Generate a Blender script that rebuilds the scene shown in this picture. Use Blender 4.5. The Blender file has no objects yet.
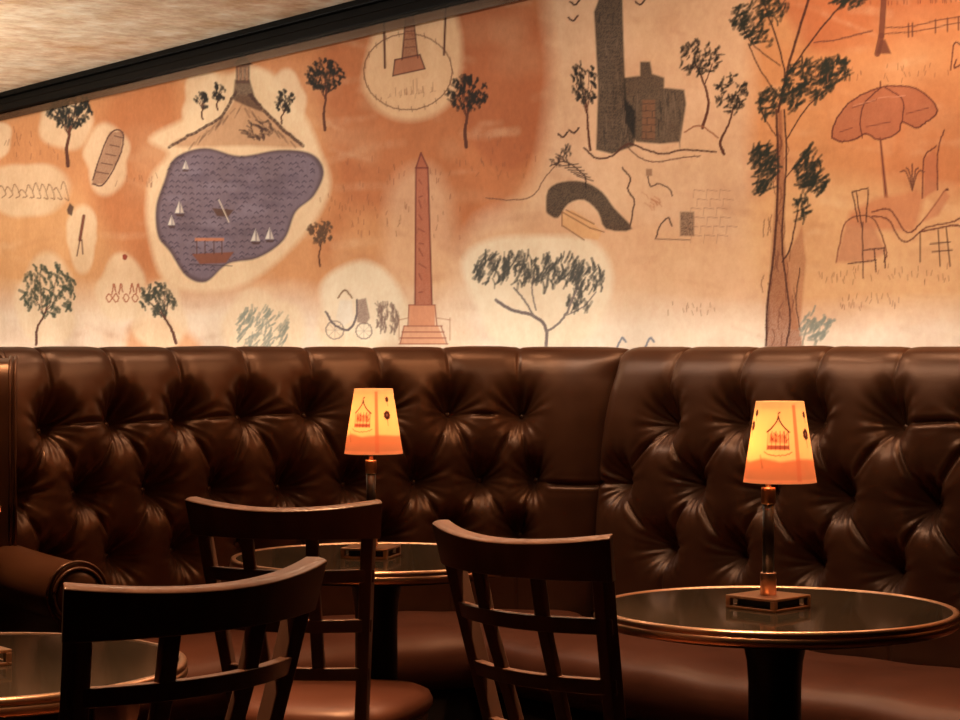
import bpy, bmesh, math, random
import numpy as np
from mathutils import Vector, Matrix

SC = bpy.context.scene
COL = SC.collection
PI = math.pi

# ------------------------------------------------------------------ camera, world, lights, exposure
EYE = 1.19
cam_d = bpy.data.cameras.new('camera')
cam = bpy.data.objects.new('camera', cam_d); COL.objects.link(cam)
cam_d.sensor_width = 36.0; cam_d.lens = 75.0; cam_d.clip_start = 0.05
cam.location = (0, 0, EYE)
cam.rotation_euler = (math.radians(90.0 - 0.344), 0, 0)
SC.camera = cam
SC.view_settings.view_transform = 'Standard'
SC.view_settings.look = 'None'
SC.view_settings.gamma = 1.0
SC.view_settings.use_curve_mapping = False
SC.view_settings.exposure = 0.0

wd = bpy.data.worlds.new('world'); SC.world = wd
wd.use_nodes = True
wd.node_tree.nodes['Background'].inputs[0].default_value = (1.0, .55, .3, 1)
wd.node_tree.nodes['Background'].inputs[1].default_value = 0.004

# the mural wall runs obliquely: point WP0, direction WD (towards the right and the camera), normal WN into the room
WD = Vector((.5896, -.8077, 0)); WN = Vector((-.8077, -.5896, 0)); WP0 = Vector((0, 6.7, 0))
def wpt(t, off, z): return WP0 + WD * t + WN * off + Vector((0, 0, z))
WANG = math.atan2(WD.y, WD.x)

def area(name, loc, aim, sx, sy, power, col, spread=PI):
    d = bpy.data.lights.new(name, 'AREA'); d.shape = 'RECTANGLE'; d.size = sx; d.size_y = sy
    d.energy = power; d.color = col; d.spread = spread
    o = bpy.data.objects.new(name, d); COL.objects.link(o)
    z = -Vector(aim).normalized()                      # light shines along -z
    x = Vector((WD.x, WD.y, 0)); x = (x - z * x.dot(z)).normalized(); y = z.cross(x)
    m = Matrix((x, y, z)).transposed().to_4x4(); m.translation = Vector(loc)
    o.matrix_world = m
    return o
WARM = (1.0, .70, .42)
# tubes on the ledge along the foot of the mural, washing it from below
for t, p in ((-3.9, 1.0), (-2.55, 1.15), (-1.2, 1.15), (0.15, 1.2), (1.5, 1.1), (2.9, 1.0)):
    area('ledge_tube_light', wpt(t, .13, 1.125), Vector((0, 0, 1)) - WN * .25, 1.25, .05, 1.3 * p, (1.0, .98, .96))
# added area lights near the ceiling to brighten the mural, without fixtures
area('mural_fill_light', wpt(-2.2, 1.5, 2.40), -WN * 1.0 + Vector((0, 0, -.75)), 5.5, .12, 29, (1.0, .93, .84), math.radians(112))
area('mural_fill_light', wpt(2.0, 1.5, 2.40), -WN * 1.0 + Vector((0, 0, -.75)), 2.4, .12, 8, (1.0, .93, .84), math.radians(112))
# ceiling lights set right over the top of the banquettes
for x, y, p in ((-1.12, 4.76, .8), (-.60, 5.26, .9), (-.05, 5.53, 1.0), (.57, 5.10, 1.1), (.98, 4.64, 1.15), (1.40, 4.18, 1.1)):
    area('downlight', (x, y, 2.43), (.0, .0, -1), .34, .06, 4.6 * p, (1, .70, .46))
# narrow ceiling spots over the tables and chairs
for x, y, p in ((-.62, 2.62, 1.9), (-.40, 3.72, 1.5), (.08, 3.20, 1.8), (.62, 3.70, .8), (-.2, 4.5, .6), (-1.12, 4.45, 1.1)):
    area('table_downlight', (x, y, 2.43), (.0, .0, -1), .12, .12, 3.0 * p, (1, .66, .40), math.radians(46))
# added fill light aimed up to brighten the gilded ceiling, no fixture
area('ceiling_fill_light', wpt(-3.4, 1.5, 1.5), (0, 0, 1), 4.0, .2, 56, (1.0, .92, .80))

# ------------------------------------------------------------------ materials
def s2l(c): return tuple(((v / 255.0) / 12.92 if v / 255.0 <= .04045 else ((v / 255.0 + .055) / 1.055) ** 2.4) for v in c)
def mat(name, base=(0.5,)*3, rough=.5, metal=0.0, spec=.5, noise=None, bump=None, coat=0.0, tint=None):
    m = bpy.data.materials.new(name); m.use_nodes = True
    nt = m.node_tree; b = nt.nodes['Principled BSDF']
    b.inputs['Base Color'].default_value = (*base, 1); b.inputs['Roughness'].default_value = rough
    b.inputs['Metallic'].default_value = metal; b.inputs['Specular IOR Level'].default_value = spec
    b.inputs['Coat Weight'].default_value = coat
    if tint: b.inputs['Specular Tint'].default_value = (*tint, 1)
    tc = nt.nodes.new('ShaderNodeTexCoord')
    if noise:                                             # (second colour, scale, (sx, sy, sz), roughness variation)
        c2, sc, str_, rv = noise
        mp = nt.nodes.new('ShaderNodeMapping'); mp.inputs['Scale'].default_value = str_
        nz = nt.nodes.new('ShaderNodeTexNoise'); nz.inputs['Scale'].default_value = sc; nz.inputs['Detail'].default_value = 5
        rp = nt.nodes.new('ShaderNodeValToRGB')
        rp.color_ramp.elements[0].position = .35; rp.color_ramp.elements[1].position = .65
        rp.color_ramp.elements[0].color = (*base, 1); rp.color_ramp.elements[1].color = (*c2, 1)
        nt.links.new(tc.outputs['Object'], mp.inputs[0]); nt.links.new(mp.outputs[0], nz.inputs['Vector'])
        nt.links.new(nz.outputs['Fac'], rp.inputs[0]); nt.links.new(rp.outputs[0], b.inputs['Base Color'])
        if rv:
            mr = nt.nodes.new('ShaderNodeMapRange'); mr.inputs['To Min'].default_value = rough - rv; mr.inputs['To Max'].default_value = rough + rv
            nt.links.new(nz.outputs['Fac'], mr.inputs[0]); nt.links.new(mr.outputs[0], b.inputs['Roughness'])
    if bump:                                              # (scale, strength, distance)
        n2 = nt.nodes.new('ShaderNodeTexNoise'); n2.inputs['Scale'].default_value = bump[0]; n2.inputs['Detail'].default_value = 4
        bp = nt.nodes.new('ShaderNodeBump'); bp.inputs['Strength'].default_value = bump[1]; bp.inputs['Distance'].default_value = bump[2]
        nt.links.new(tc.outputs['Object'], n2.inputs['Vector']); nt.links.new(n2.outputs['Fac'], bp.inputs['Height'])
        nt.links.new(bp.outputs[0], b.inputs['Normal'])
    return m
M = {}
M['leather'] = mat('brown_leather', (.046, .014, .0055), .33, spec=.62, tint=(1, .50, .27), noise=((.064, .021, .008), 9, (1, 1, 1), .05), bump=(260, .25, .0008))
M['seat_leather'] = mat('seat_leather', (.100, .028, .013), .38, spec=.55, tint=(1, .62, .42), noise=((.125, .036, .017), 7, (1, 1, 1), .05), bump=(240, .25, .0008))
M['wood'] = mat('dark_stained_wood', (.085, .036, .021), .32, spec=.5, tint=(1, .72, .52), noise=((.12, .052, .030), 30, (1, 1, .15), .06))
M['black'] = mat('black_lacquer', (.002, .0015, .001), .5, spec=.05, noise=((.004, .003, .002), 12, (1, 1, 1), .03))
M['pedestal'] = mat('black_pedestal', (.005, .004, .003), .45, spec=.3, noise=((.008, .006, .004), 12, (1, 1, 1), .03))
M['tabletop'] = mat('dark_glass_top', (.030, .020, .012), .07, spec=.65, noise=((.036, .023, .013), 5, (1, 1, 1), .015))
M['brass'] = mat('aged_brass', (.58, .30, .185), .32, metal=1.0, noise=((.52, .27, .13), 25, (1, 1, 1), .06))
M['rod'] = mat('smoked_rod', (.014, .006, .003), .28, spec=.4, noise=((.02, .008, .004), 12, (1, 1, 1), .02))
M['carpet'] = mat('dark_carpet', (.020, .009, .006), .95, spec=.1, noise=((.035, .014, .009), 20, (1, 1, 1), 0), bump=(300, .4, .002))
M['panel'] = mat('dark_panelling', (.014, .007, .004), .6, spec=.15, tint=(1, .6, .4), noise=((.03, .016, .01), 6, (1, 1, .2), .04))

def gold_ceiling():
    m = mat('gilded_ceiling', s2l((196, 150, 104)), .5, spec=.35)
    nt = m.node_tree; b = nt.nodes['Principled BSDF']; L = nt.links
    tc = nt.nodes.new('ShaderNodeTexCoord')
    mp = nt.nodes.new('ShaderNodeMapping'); mp.inputs['Rotation'].default_value = (0, 0, -WANG)
    mp.inputs['Scale'].default_value = (1.0, 1.0, 1)
    L.new(tc.outputs['Object'], mp.inputs[0])
    def nz(sc, det, scale):
        mm = nt.nodes.new('ShaderNodeMapping'); mm.inputs['Scale'].default_value = scale
        n = nt.nodes.new('ShaderNodeTexNoise'); n.inputs['Scale'].default_value = sc; n.inputs['Detail'].default_value = det
        n.inputs['Roughness'].default_value = .65
        L.new(mp.outputs[0], mm.inputs[0]); L.new(mm.outputs[0], n.inputs['Vector']); return n
    n1 = nz(6.5, 7, (1, 1, 1)); n2 = nz(1.1, 3, (1, 1, 1)); n3 = nz(30, 4, (1, .6, 1))
    r1 = nt.nodes.new('ShaderNodeValToRGB'); e = r1.color_ramp.elements
    e[0].position = .38; e[1].position = .62
    e[0].color = (*s2l((176, 136, 98)), 1); e[1].color = (*s2l((250, 234, 208)), 1)
    r2 = nt.nodes.new('ShaderNodeValToRGB'); e = r2.color_ramp.elements
    e[0].position = .38; e[1].position = .62
    e[0].color = (*s2l((222, 168, 118)), 1); e[1].color = (*s2l((238, 220, 192)), 1)
    mx = nt.nodes.new('ShaderNodeMix'); mx.data_type = 'RGBA'; mx.inputs[0].default_value = .5
    L.new(n1.outputs['Fac'], r1.inputs[0]); L.new(n2.outputs['Fac'], r2.inputs[0])
    L.new(r1.outputs[0], mx.inputs[6]); L.new(r2.outputs[0], mx.inputs[7])
    ov = nt.nodes.new('ShaderNodeMix'); ov.data_type = 'RGBA'; ov.blend_type = 'OVERLAY'; ov.inputs[0].default_value = .7
    L.new(mx.outputs[2], ov.inputs[6]); L.new(n3.outputs['Fac'], ov.inputs[7]); L.new(ov.outputs[2], b.inputs['Base Color'])
    bp = nt.nodes.new('ShaderNodeBump'); bp.inputs['Strength'].default_value = .5; bp.inputs['Distance'].default_value = .01
    L.new(n1.outputs['Fac'], bp.inputs['Height']); L.new(bp.outputs[0], b.inputs['Normal'])
    return m
M['ceiling'] = gold_ceiling()

def mural_mat():
    m = mat('mural_paint', (.5, .3, .15), .75, spec=.25)
    nt = m.node_tree; b = nt.nodes['Principled BSDF']; L = nt.links
    at = nt.nodes.new('ShaderNodeAttribute'); at.attribute_name = 'paint'
    tc = nt.nodes.new('ShaderNodeTexCoord')
    n1 = nt.nodes.new('ShaderNodeTexNoise'); n1.inputs['Scale'].default_value = 3.2; n1.inputs['Detail'].default_value = 8; n1.inputs['Roughness'].default_value = .62
    n2 = nt.nodes.new('ShaderNodeTexNoise'); n2.inputs['Scale'].default_value = 38; n2.inputs['Detail'].default_value = 6; n2.inputs['Roughness'].default_value = .7
    L.new(tc.outputs['Object'], n1.inputs['Vector']); L.new(tc.outputs['Object'], n2.inputs['Vector'])
    r1 = nt.nodes.new('ShaderNodeValToRGB'); e = r1.color_ramp.elements
    e[0].position = .32; e[1].position = .68; e[0].color = (.80, .74, .68, 1); e[1].color = (1.0, 1.0, 1.0, 1)
    L.new(n1.outputs['Fac'], r1.inputs[0])
    o1 = nt.nodes.new('ShaderNodeMix'); o1.data_type = 'RGBA'; o1.blend_type = 'MULTIPLY'; o1.inputs[0].default_value = .9
    L.new(at.outputs['Color'], o1.inputs[6]); L.new(r1.outputs[0], o1.inputs[7])
    o2 = nt.nodes.new('ShaderNodeMix'); o2.data_type = 'RGBA'; o2.blend_type = 'OVERLAY'; o2.inputs[0].default_value = .22
    L.new(o1.outputs[2], o2.inputs[6]); L.new(n2.outputs['Fac'], o2.inputs[7])
    L.new(o2.outputs[2], b.inputs['Base Color'])
    bp = nt.nodes.new('ShaderNodeBump'); bp.inputs['Strength'].default_value = .35; bp.inputs['Distance'].default_value = .006
    n3 = nt.nodes.new('ShaderNodeTexNoise'); n3.inputs['Scale'].default_value = 14; n3.inputs['Detail'].default_value = 7
    L.new(tc.outputs['Object'], n3.inputs['Vector']); L.new(n3.outputs['Fac'], bp.inputs['Height']); L.new(bp.outputs[0], b.inputs['Normal'])
    return m
M['mural'] = mural_mat()

def smoked():
    m = bpy.data.materials.new('smoked_acrylic'); m.use_nodes = True; nt = m.node_tree; nt.nodes.clear()
    out = nt.nodes.new('ShaderNodeOutputMaterial'); tr = nt.nodes.new('ShaderNodeBsdfTransparent'); tr.inputs[0].default_value = (.50, .42, .37, 1)
    gl = nt.nodes.new('ShaderNodeBsdfGlossy'); gl.inputs['Roughness'].default_value = .15; gl.inputs['Color'].default_value = (1, .85, .7, 1)
    mx = nt.nodes.new('ShaderNodeMixShader'); mx.inputs[0].default_value = .14
    nz = nt.nodes.new('ShaderNodeTexNoise'); nz.inputs['Scale'].default_value = 3; mr = nt.nodes.new('ShaderNodeMapRange')
    mr.inputs['To Min'].default_value = .08; mr.inputs['To Max'].default_value = .2
    nt.links.new(nz.outputs['Fac'], mr.inputs[0]); nt.links.new(mr.outputs[0], mx.inputs[0])
    nt.links.new(tr.outputs[0], mx.inputs[1]); nt.links.new(gl.outputs[0], mx.inputs[2]); nt.links.new(mx.outputs[0], out.inputs[0])
    return m
M['smoked'] = smoked()

def shade_mat():
    m = bpy.data.materials.new('painted_lampshade'); m.use_nodes = True; nt = m.node_tree; nt.nodes.clear()
    out = nt.nodes.new('ShaderNodeOutputMaterial'); at = nt.nodes.new('ShaderNodeAttribute'); at.attribute_name = 'paint'
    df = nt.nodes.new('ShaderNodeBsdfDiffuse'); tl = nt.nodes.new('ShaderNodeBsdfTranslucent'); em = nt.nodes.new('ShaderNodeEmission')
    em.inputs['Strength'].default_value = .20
    for n in (df, tl, em): nt.links.new(at.outputs['Color'], n.inputs['Color'])
    m1 = nt.nodes.new('ShaderNodeMixShader'); m1.inputs[0].default_value = .6
    ad = nt.nodes.new('ShaderNodeAddShader')
    nt.links.new(df.outputs[0], m1.inputs[1]); nt.links.new(tl.outputs[0], m1.inputs[2])
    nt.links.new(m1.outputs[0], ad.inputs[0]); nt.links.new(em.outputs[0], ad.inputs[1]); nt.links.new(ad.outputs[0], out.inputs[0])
    return m
M['shade'] = shade_mat()
def bulb_mat():
    m = bpy.data.materials.new('lit_bulb'); m.use_nodes = True; nt = m.node_tree; nt.nodes.clear()
    out = nt.nodes.new('ShaderNodeOutputMaterial'); em = nt.nodes.new('ShaderNodeEmission')
    em.inputs['Color'].default_value = (1, .6, .28, 1); em.inputs['Strength'].default_value = 30
    nt.links.new(em.outputs[0], out.inputs[0]); return m
M['bulb'] = bulb_mat()

# ------------------------------------------------------------------ mesh helpers
def link_mesh(name, me, m, parent=None):
    o = bpy.data.objects.new(name, me); COL.objects.link(o)
    me.materials.append(m)
    if parent: o.parent = parent
    return o
def mesh_np(name, V, F, m, parent=None, smooth=True):
    me = bpy.data.meshes.new(name)
    V = np.asarray(V, dtype=np.float32).reshape(-1, 3)
    F = np.asarray(F, dtype=np.int32)
    me.vertices.add(len(V)); me.vertices.foreach_set('co', V.ravel())
    k = F.shape[1]
    me.loops.add(F.size); me.loops.foreach_set('vertex_index', F.ravel())
    me.polygons.add(len(F)); me.polygons.foreach_set('loop_start', np.arange(0, F.size, k, dtype=np.int32))
    me.polygons.foreach_set('loop_total', np.full(len(F), k, dtype=np.int32))
    me.update(calc_edges=True); me.validate()
    if smooth: me.polygons.foreach_set('use_smooth', np.ones(len(me.polygons), dtype=bool))
    return link_mesh(name, me, m, parent)
def grid_faces(nu, nv, wrap_v=False):
    i = np.arange(nu - 1)[:, None]; j = np.arange(nv if wrap_v else nv - 1)[None, :]
    j2 = (j + 1) % nv
    a = i * nv + j; b = (i + 1) * nv + j; c = (i + 1) * nv + j2; d = i * nv + j2
    return np.stack([a, b, c, d], -1).reshape(-1, 4)
def bmo(name, bm, m, parent=None, smooth=False, bevel=0, seg=2):
    bmesh.ops.recalc_face_normals(bm, faces=bm.faces)
    if bevel:
        bmesh.ops.bevel(bm, geom=[e for e in bm.edges if e.calc_face_angle(0) > .6], offset=bevel, segments=seg, affect='EDGES', profile=.5)
    me = bpy.data.meshes.new(name); bm.to_mesh(me); bm.free()
    for p in me.polygons: p.use_smooth = smooth
    o = link_mesh(name, me, m, parent)
    if smooth:
        md = o.modifiers.new('normals', 'WEIGHTED_NORMAL') if bevel else None
    return o
def add_box(bm, c, s, rz=0.0, rot=None):
    mm = Matrix.Translation(Vector(c)) @ (rot if rot else Matrix.Rotation(rz, 4, 'Z')) @ Matrix.Diagonal((s[0], s[1], s[2], 1))
    bmesh.ops.create_cube(bm, size=1, matrix=mm)
def lathe(name, prof, m, parent=None, n=48, smooth=True, caps=True):
    bm = bmesh.new(); rings = []
    for r, z in prof:
        rings.append([bm.verts.new((r * math.cos(2 * PI * k / n), r * math.sin(2 * PI * k / n), z)) for k in range(n)])
    for a, b in zip(rings[:-1], rings[1:]):
        for k in range(n): bm.faces.new((a[k], a[(k + 1) % n], b[(k + 1) % n], b[k]))
    if caps:
        bm.faces.new(rings[0][::-1]); bm.faces.new(rings[-1])
    bmesh.ops.recalc_face_normals(bm, faces=bm.faces)
    me = bpy.data.meshes.new(name); bm.to_mesh(me); bm.free()
    for p in me.polygons: p.use_smooth = smooth and len(p.vertices) == 4
    return link_mesh(name, me, m, parent)
def tube_bm(bm, pts, r, n=10, closed=False):
    pts = [Vector(p) for p in pts]; rings = []
    N = len(pts)
    for i, p in enumerate(pts):
        if closed: d = pts[(i + 1) % N] - pts[i - 1]
        else: d = pts[min(i + 1, N - 1)] - pts[max(i - 1, 0)]
        d.normalize(); u = d.cross(Vector((0, 0, 1)))
        if u.length < .05: u = d.cross(Vector((1, 0, 0)))
        u.normalize(); v = d.cross(u)
        rings.append([bm.verts.new(p + (u * math.cos(2 * PI * k / n) + v * math.sin(2 * PI * k / n)) * r) for k in range(n)])
    for i in range(N if closed else N - 1):
        a, b = rings[i], rings[(i + 1) % N]
        for k in range(n): bm.faces.new((a[k], a[(k + 1) % n], b[(k + 1) % n], b[k]))
    if not closed: bm.faces.new(rings[0][::-1]); bm.faces.new(rings[-1])
def empty(name, loc, rz=0.0):
    o = bpy.data.objects.new(name, None); COL.objects.link(o); o.location = loc; o.rotation_euler = (0, 0, rz); o.empty_display_size = .1
    return o
def tag(o, label, cat, group=None):
    o['label'] = label; o['category'] = cat
    if group: o['group'] = group
def struct(o): o['kind'] = 'structure'; return o
def sweep_rect(bm, pts, wv, tv, caps=True):
    """pts: centre points; wv, tv: per-point half vectors (width, thickness)"""
    rings = []
    for p, w, t in zip(pts, wv, tv):
        p, w, t = Vector(p), Vector(w), Vector(t)
        rings.append([bm.verts.new(p + w + t), bm.verts.new(p - w + t), bm.verts.new(p - w - t), bm.verts.new(p + w - t)])
    for a, b in zip(rings[:-1], rings[1:]):
        for k in range(4): bm.faces.new((a[k], a[(k + 1) % 4], b[(k + 1) % 4], b[k]))
    if caps: bm.faces.new(rings[0][::-1]); bm.faces.new(rings[-1])

# ------------------------------------------------------------------ painting on meshes (a small brush engine)
def lin(c): return np.array(s2l(c), dtype=np.float32)
class Canvas:
    """PX, PY: 2-D arrays giving the drawing coordinates of every mesh vertex"""
    def __init__(s, PX, PY, base):
        s.X = PX; s.Y = PY; s.C = np.empty(PX.shape + (3,), np.float32); s.C[:] = lin(base)
        s.colx = PX[:, 0] if np.allclose(PX[:, 0], PX[:, -1]) else None
        s.rng = np.random.RandomState(4)
    def win(s, x0, x1, y0, y1):
        if s.colx is None:
            return slice(0, s.X.shape[0]), slice(0, s.X.shape[1])
        i = np.where((s.colx >= x0) & (s.colx <= x1))[0]
        if len(i) == 0: return None
        a, b = i[0], i[-1] + 1
        m = ((s.Y[a:b] >= y0) & (s.Y[a:b] <= y1)).any(0); j = np.where(m)[0]
        if len(j) == 0: return None
        return slice(a, b), slice(j[0], j[-1] + 1)
    def blend(s, w, a, col):
        a = np.clip(a, 0, 1)[..., None]; s.C[w] = s.C[w] * (1 - a) + lin(col) * a
    def line(s, pts, wd, col, al=1.0, soft=.9, dry=0.0):
        pts = [np.array(p, float) for p in pts]
        for k in range(len(pts) - 1):
            p, q = pts[k], pts[k + 1]
            w0 = wd if np.isscalar(wd) else wd[0] + (wd[1] - wd[0]) * k / max(1, len(pts) - 2)
            r = w0 / 2 + soft + .5
            w = s.win(min(p[0], q[0]) - r, max(p[0], q[0]) + r, min(p[1], q[1]) - r, max(p[1], q[1]) + r)
            if w is None: continue
            X, Y = s.X[w], s.Y[w]; d = q - p; L = max(d @ d, 1e-6)
            t = np.clip(((X - p[0]) * d[0] + (Y - p[1]) * d[1]) / L, 0, 1)
            dist = np.hypot(X - p[0] - t * d[0], Y - p[1] - t * d[1])
            a = al * np.clip((w0 / 2 + soft / 2 - dist) / soft, 0, 1)
            if dry: a = a * (1 - dry * (s.rng.rand(*a.shape) > .5))
            s.blend(w, a, col)
    def curve(s, pts, wd, col, al=1.0, wob=.6, soft=.9, n=7, dry=0.0):
        P = [np.array(p, float) for p in pts]; P = [2 * P[0] - P[1]] + P + [2 * P[-1] - P[-2]]; out = []
        for i in range(1, len(P) - 2):
            for k in range(n):
                t = k / n; a, b, c, d = P[i - 1], P[i], P[i + 1], P[i + 2]
                out.append(.5 * ((2 * b) + (c - a) * t + (2 * a - 5 * b + 4 * c - d) * t * t + (3 * b - a - 3 * c + d) * t ** 3) + s.rng.randn(2) * wob * .35)
        out.append(P[-2]); s.line(out, wd, col, al, soft, dry)
    def poly(s, pts, col, al=1.0, soft=1.5, tex=0.0):
        P = np.array(pts, float)
        w = s.win(P[:, 0].min() - soft, P[:, 0].max() + soft, P[:, 1].min() - soft, P[:, 1].max() + soft)
        if w is None: return
        X, Y = s.X[w], s.Y[w]; ins = np.zeros(X.shape, bool); dist = np.full(X.shape, 1e9)
        for k in range(len(P)):
            p, q = P[k - 1], P[k]; d = q - p; L = max(d @ d, 1e-6)
            t = np.clip(((X - p[0]) * d[0] + (Y - p[1]) * d[1]) / L, 0, 1)
            dist = np.minimum(dist, np.hypot(X - p[0] - t * d[0], Y - p[1] - t * d[1]))
            c = ((p[1] > Y) != (q[1] > Y)); xx = (q[0] - p[0]) * (Y - p[1]) / (q[1] - p[1] + 1e-9) + p[0]
            ins ^= c & (X < xx)
        sd = np.where(ins, -dist, dist); a = al * np.clip(.5 - sd / soft, 0, 1)
        if tex: a = a * (1 - tex * s.rng.rand(*a.shape))
        s.blend(w, a, col)
    def smooth_poly(s, pts, n=6):
        P = [np.array(p, float) for p in pts]; N = len(P); out = []
        for i in range(N):
            a, b, c, d = P[i - 1], P[i], P[(i + 1) % N], P[(i + 2) % N]
            for k in range(n):
                t = k / n; out.append(.5 * ((2 * b) + (c - a) * t + (2 * a - 5 * b + 4 * c - d) * t * t + (3 * b - a - 3 * c + d) * t ** 3))
        return out
    def blob(s, pts, col, al=1.0, soft=8): s.poly(s.smooth_poly(pts), col, al, soft)
    def glow(s, x, y, rx, ry, col, al=1.0, hard=.35):
        w = s.win(x - rx * 1.3, x + rx * 1.3, y - ry * 1.3, y + ry * 1.3)
        if w is None: return
        r = np.hypot((s.X[w] - x) / rx, (s.Y[w] - y) / ry)
        r = r + .07 * np.sin(np.arctan2(s.Y[w] - y, s.X[w] - x) * 3 + x) + .05 * np.sin(np.arctan2(s.Y[w] - y, s.X[w] - x) * 5 + y)
        a = np.clip((1 - r) / hard + .5, 0, 1); s.blend(w, al * a * a * (3 - 2 * a), col)
    def foliage(s, cx, cy, rx, ry, n, col, ln=5, wd=1.8, ang=1.2, al=.9, spread=.5):
        for _ in range(n):
            a = s.rng.rand() * 6.283; r = math.sqrt(s.rng.rand())
            x = cx + rx * r * math.cos(a); y = cy + ry * r * math.sin(a); th = ang + s.rng.randn() * spread
            l = ln * (.6 + .8 * s.rng.rand()); dx, dy = math.cos(th) * l / 2, math.sin(th) * l / 2
            s.line([(x - dx, y - dy), (x + dx * .2 + 1, y), (x + dx, y + dy)], wd * (.7 + .6 * s.rng.rand()), col, al * (.6 + .4 * s.rng.rand()))
    def rect(s, x0, y0, x1, y1, col, al=1, soft=1.2, tex=0): s.poly([(x0, y0), (x1, y0), (x1, y1), (x0, y1)], col, al, soft, tex)

# ------------------------------------------------------------------ room shell
TRIM_Z0, CEIL_Z = 2.355, 2.445
T0, T1, DEPTH = -6.6, 8.6, 7.4
def build_mural_wall():
    # drawing coordinates: the painter's cartoon was laid out on a 960-wide sheet seen in perspective; px -> wall t
    def t_of(px):
        k = (px - 480.0) / 2000.0                    # X/Y on the sheet
        Y = 6.7 / (1 + (.8077 / .5896) * k); return k * Y / .5896
    px = np.concatenate([np.linspace(-430, -70, 60, endpoint=False), np.linspace(-70, 1030, 1180), np.linspace(1040, 2350, 60)])
    t = t_of(px); Yd = 6.7 - .8077 * t
    t[0] = T0; 
    z = np.concatenate([np.array([0.0, .6, 1.0]), np.linspace(1.10, CEIL_Z, 440)])
    V = np.empty((len(t), len(z), 3), np.float32)
    V[..., 0] = (WD.x * t)[:, None]; V[..., 1] = (6.7 + WD.y * t)[:, None]; V[..., 2] = z[None, :]
    Y2 = np.maximum(Yd, .5)
    PX = np.repeat(px[:, None], len(z), 1); PY = 348 + 2000 * (EYE - z[None, :]) / Y2[:, None]
    c = Canvas(PX, PY, (212, 146, 92))
    paint_mural(c)
    o = mesh_np('wall_back', V, grid_faces(len(t), len(z)), M['mural'], smooth=False)
    ca = o.data.color_attributes.new('paint', 'FLOAT_COLOR', 'POINT')
    arr = np.ones((c.C.shape[0] * c.C.shape[1], 4), np.float32); arr[:, :3] = c.C.reshape(-1, 3)
    arr[:, :3] = arr[:, :3] * .95 + arr[:, :3].mean(1, keepdims=True) * .05
    ca.data.foreach_set('color', arr.ravel())
    return struct(o)

INK = (52, 40, 36); BRN = (92, 46, 28); GRN = (66, 76, 58); CREAM = (232, 200, 158)
def tree(c, x, y, h, lean=0.0, crown=None, col=GRN, tr=BRN, n=90, wd=2.0, ln=5, ang=1.3):
    top = (x + lean, y - h)
    c.curve([(x, y), (x + lean * .2 - 1, y - h * .35), (x + lean * .7 + 1, y - h * .65), top], (wd * 1.3, wd * .6), tr)
    cr = crown or (h * .35, h * .3)
    for dx, dy in ((-.6, -.2), (.6, -.3), (-.3, -.7), (.35, -.75)):
        c.curve([(x + lean * .6, y - h * .6), (x + lean * .8 + cr[0] * dx * .5, y - h * .85), (top[0] + cr[0] * dx, top[1] + cr[1] * dy)], wd * .45, tr, .85)
    c.foliage(top[0], top[1] - cr[1] * .2, cr[0], cr[1], int(n * .8), col, ln * .9, wd=2.4, ang=ang)
def boat(c, x, y, s):
    c.poly([(x - 5 * s, y), (x + 5 * s, y), (x + 3 * s, y + 2.5 * s), (x - 3 * s, y + 2.5 * s)], (80, 52, 44), .9, 1)
    c.poly([(x - .5 * s, y - 1), (x - .5 * s, y - 13 * s), (x - 5 * s, y - 1)], (226, 212, 196), .95, 1)
    c.poly([(x + .7 * s, y - 1), (x + .7 * s, y - 11 * s), (x + 4 * s, y - 1)], (210, 192, 176), .9, 1)
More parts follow.
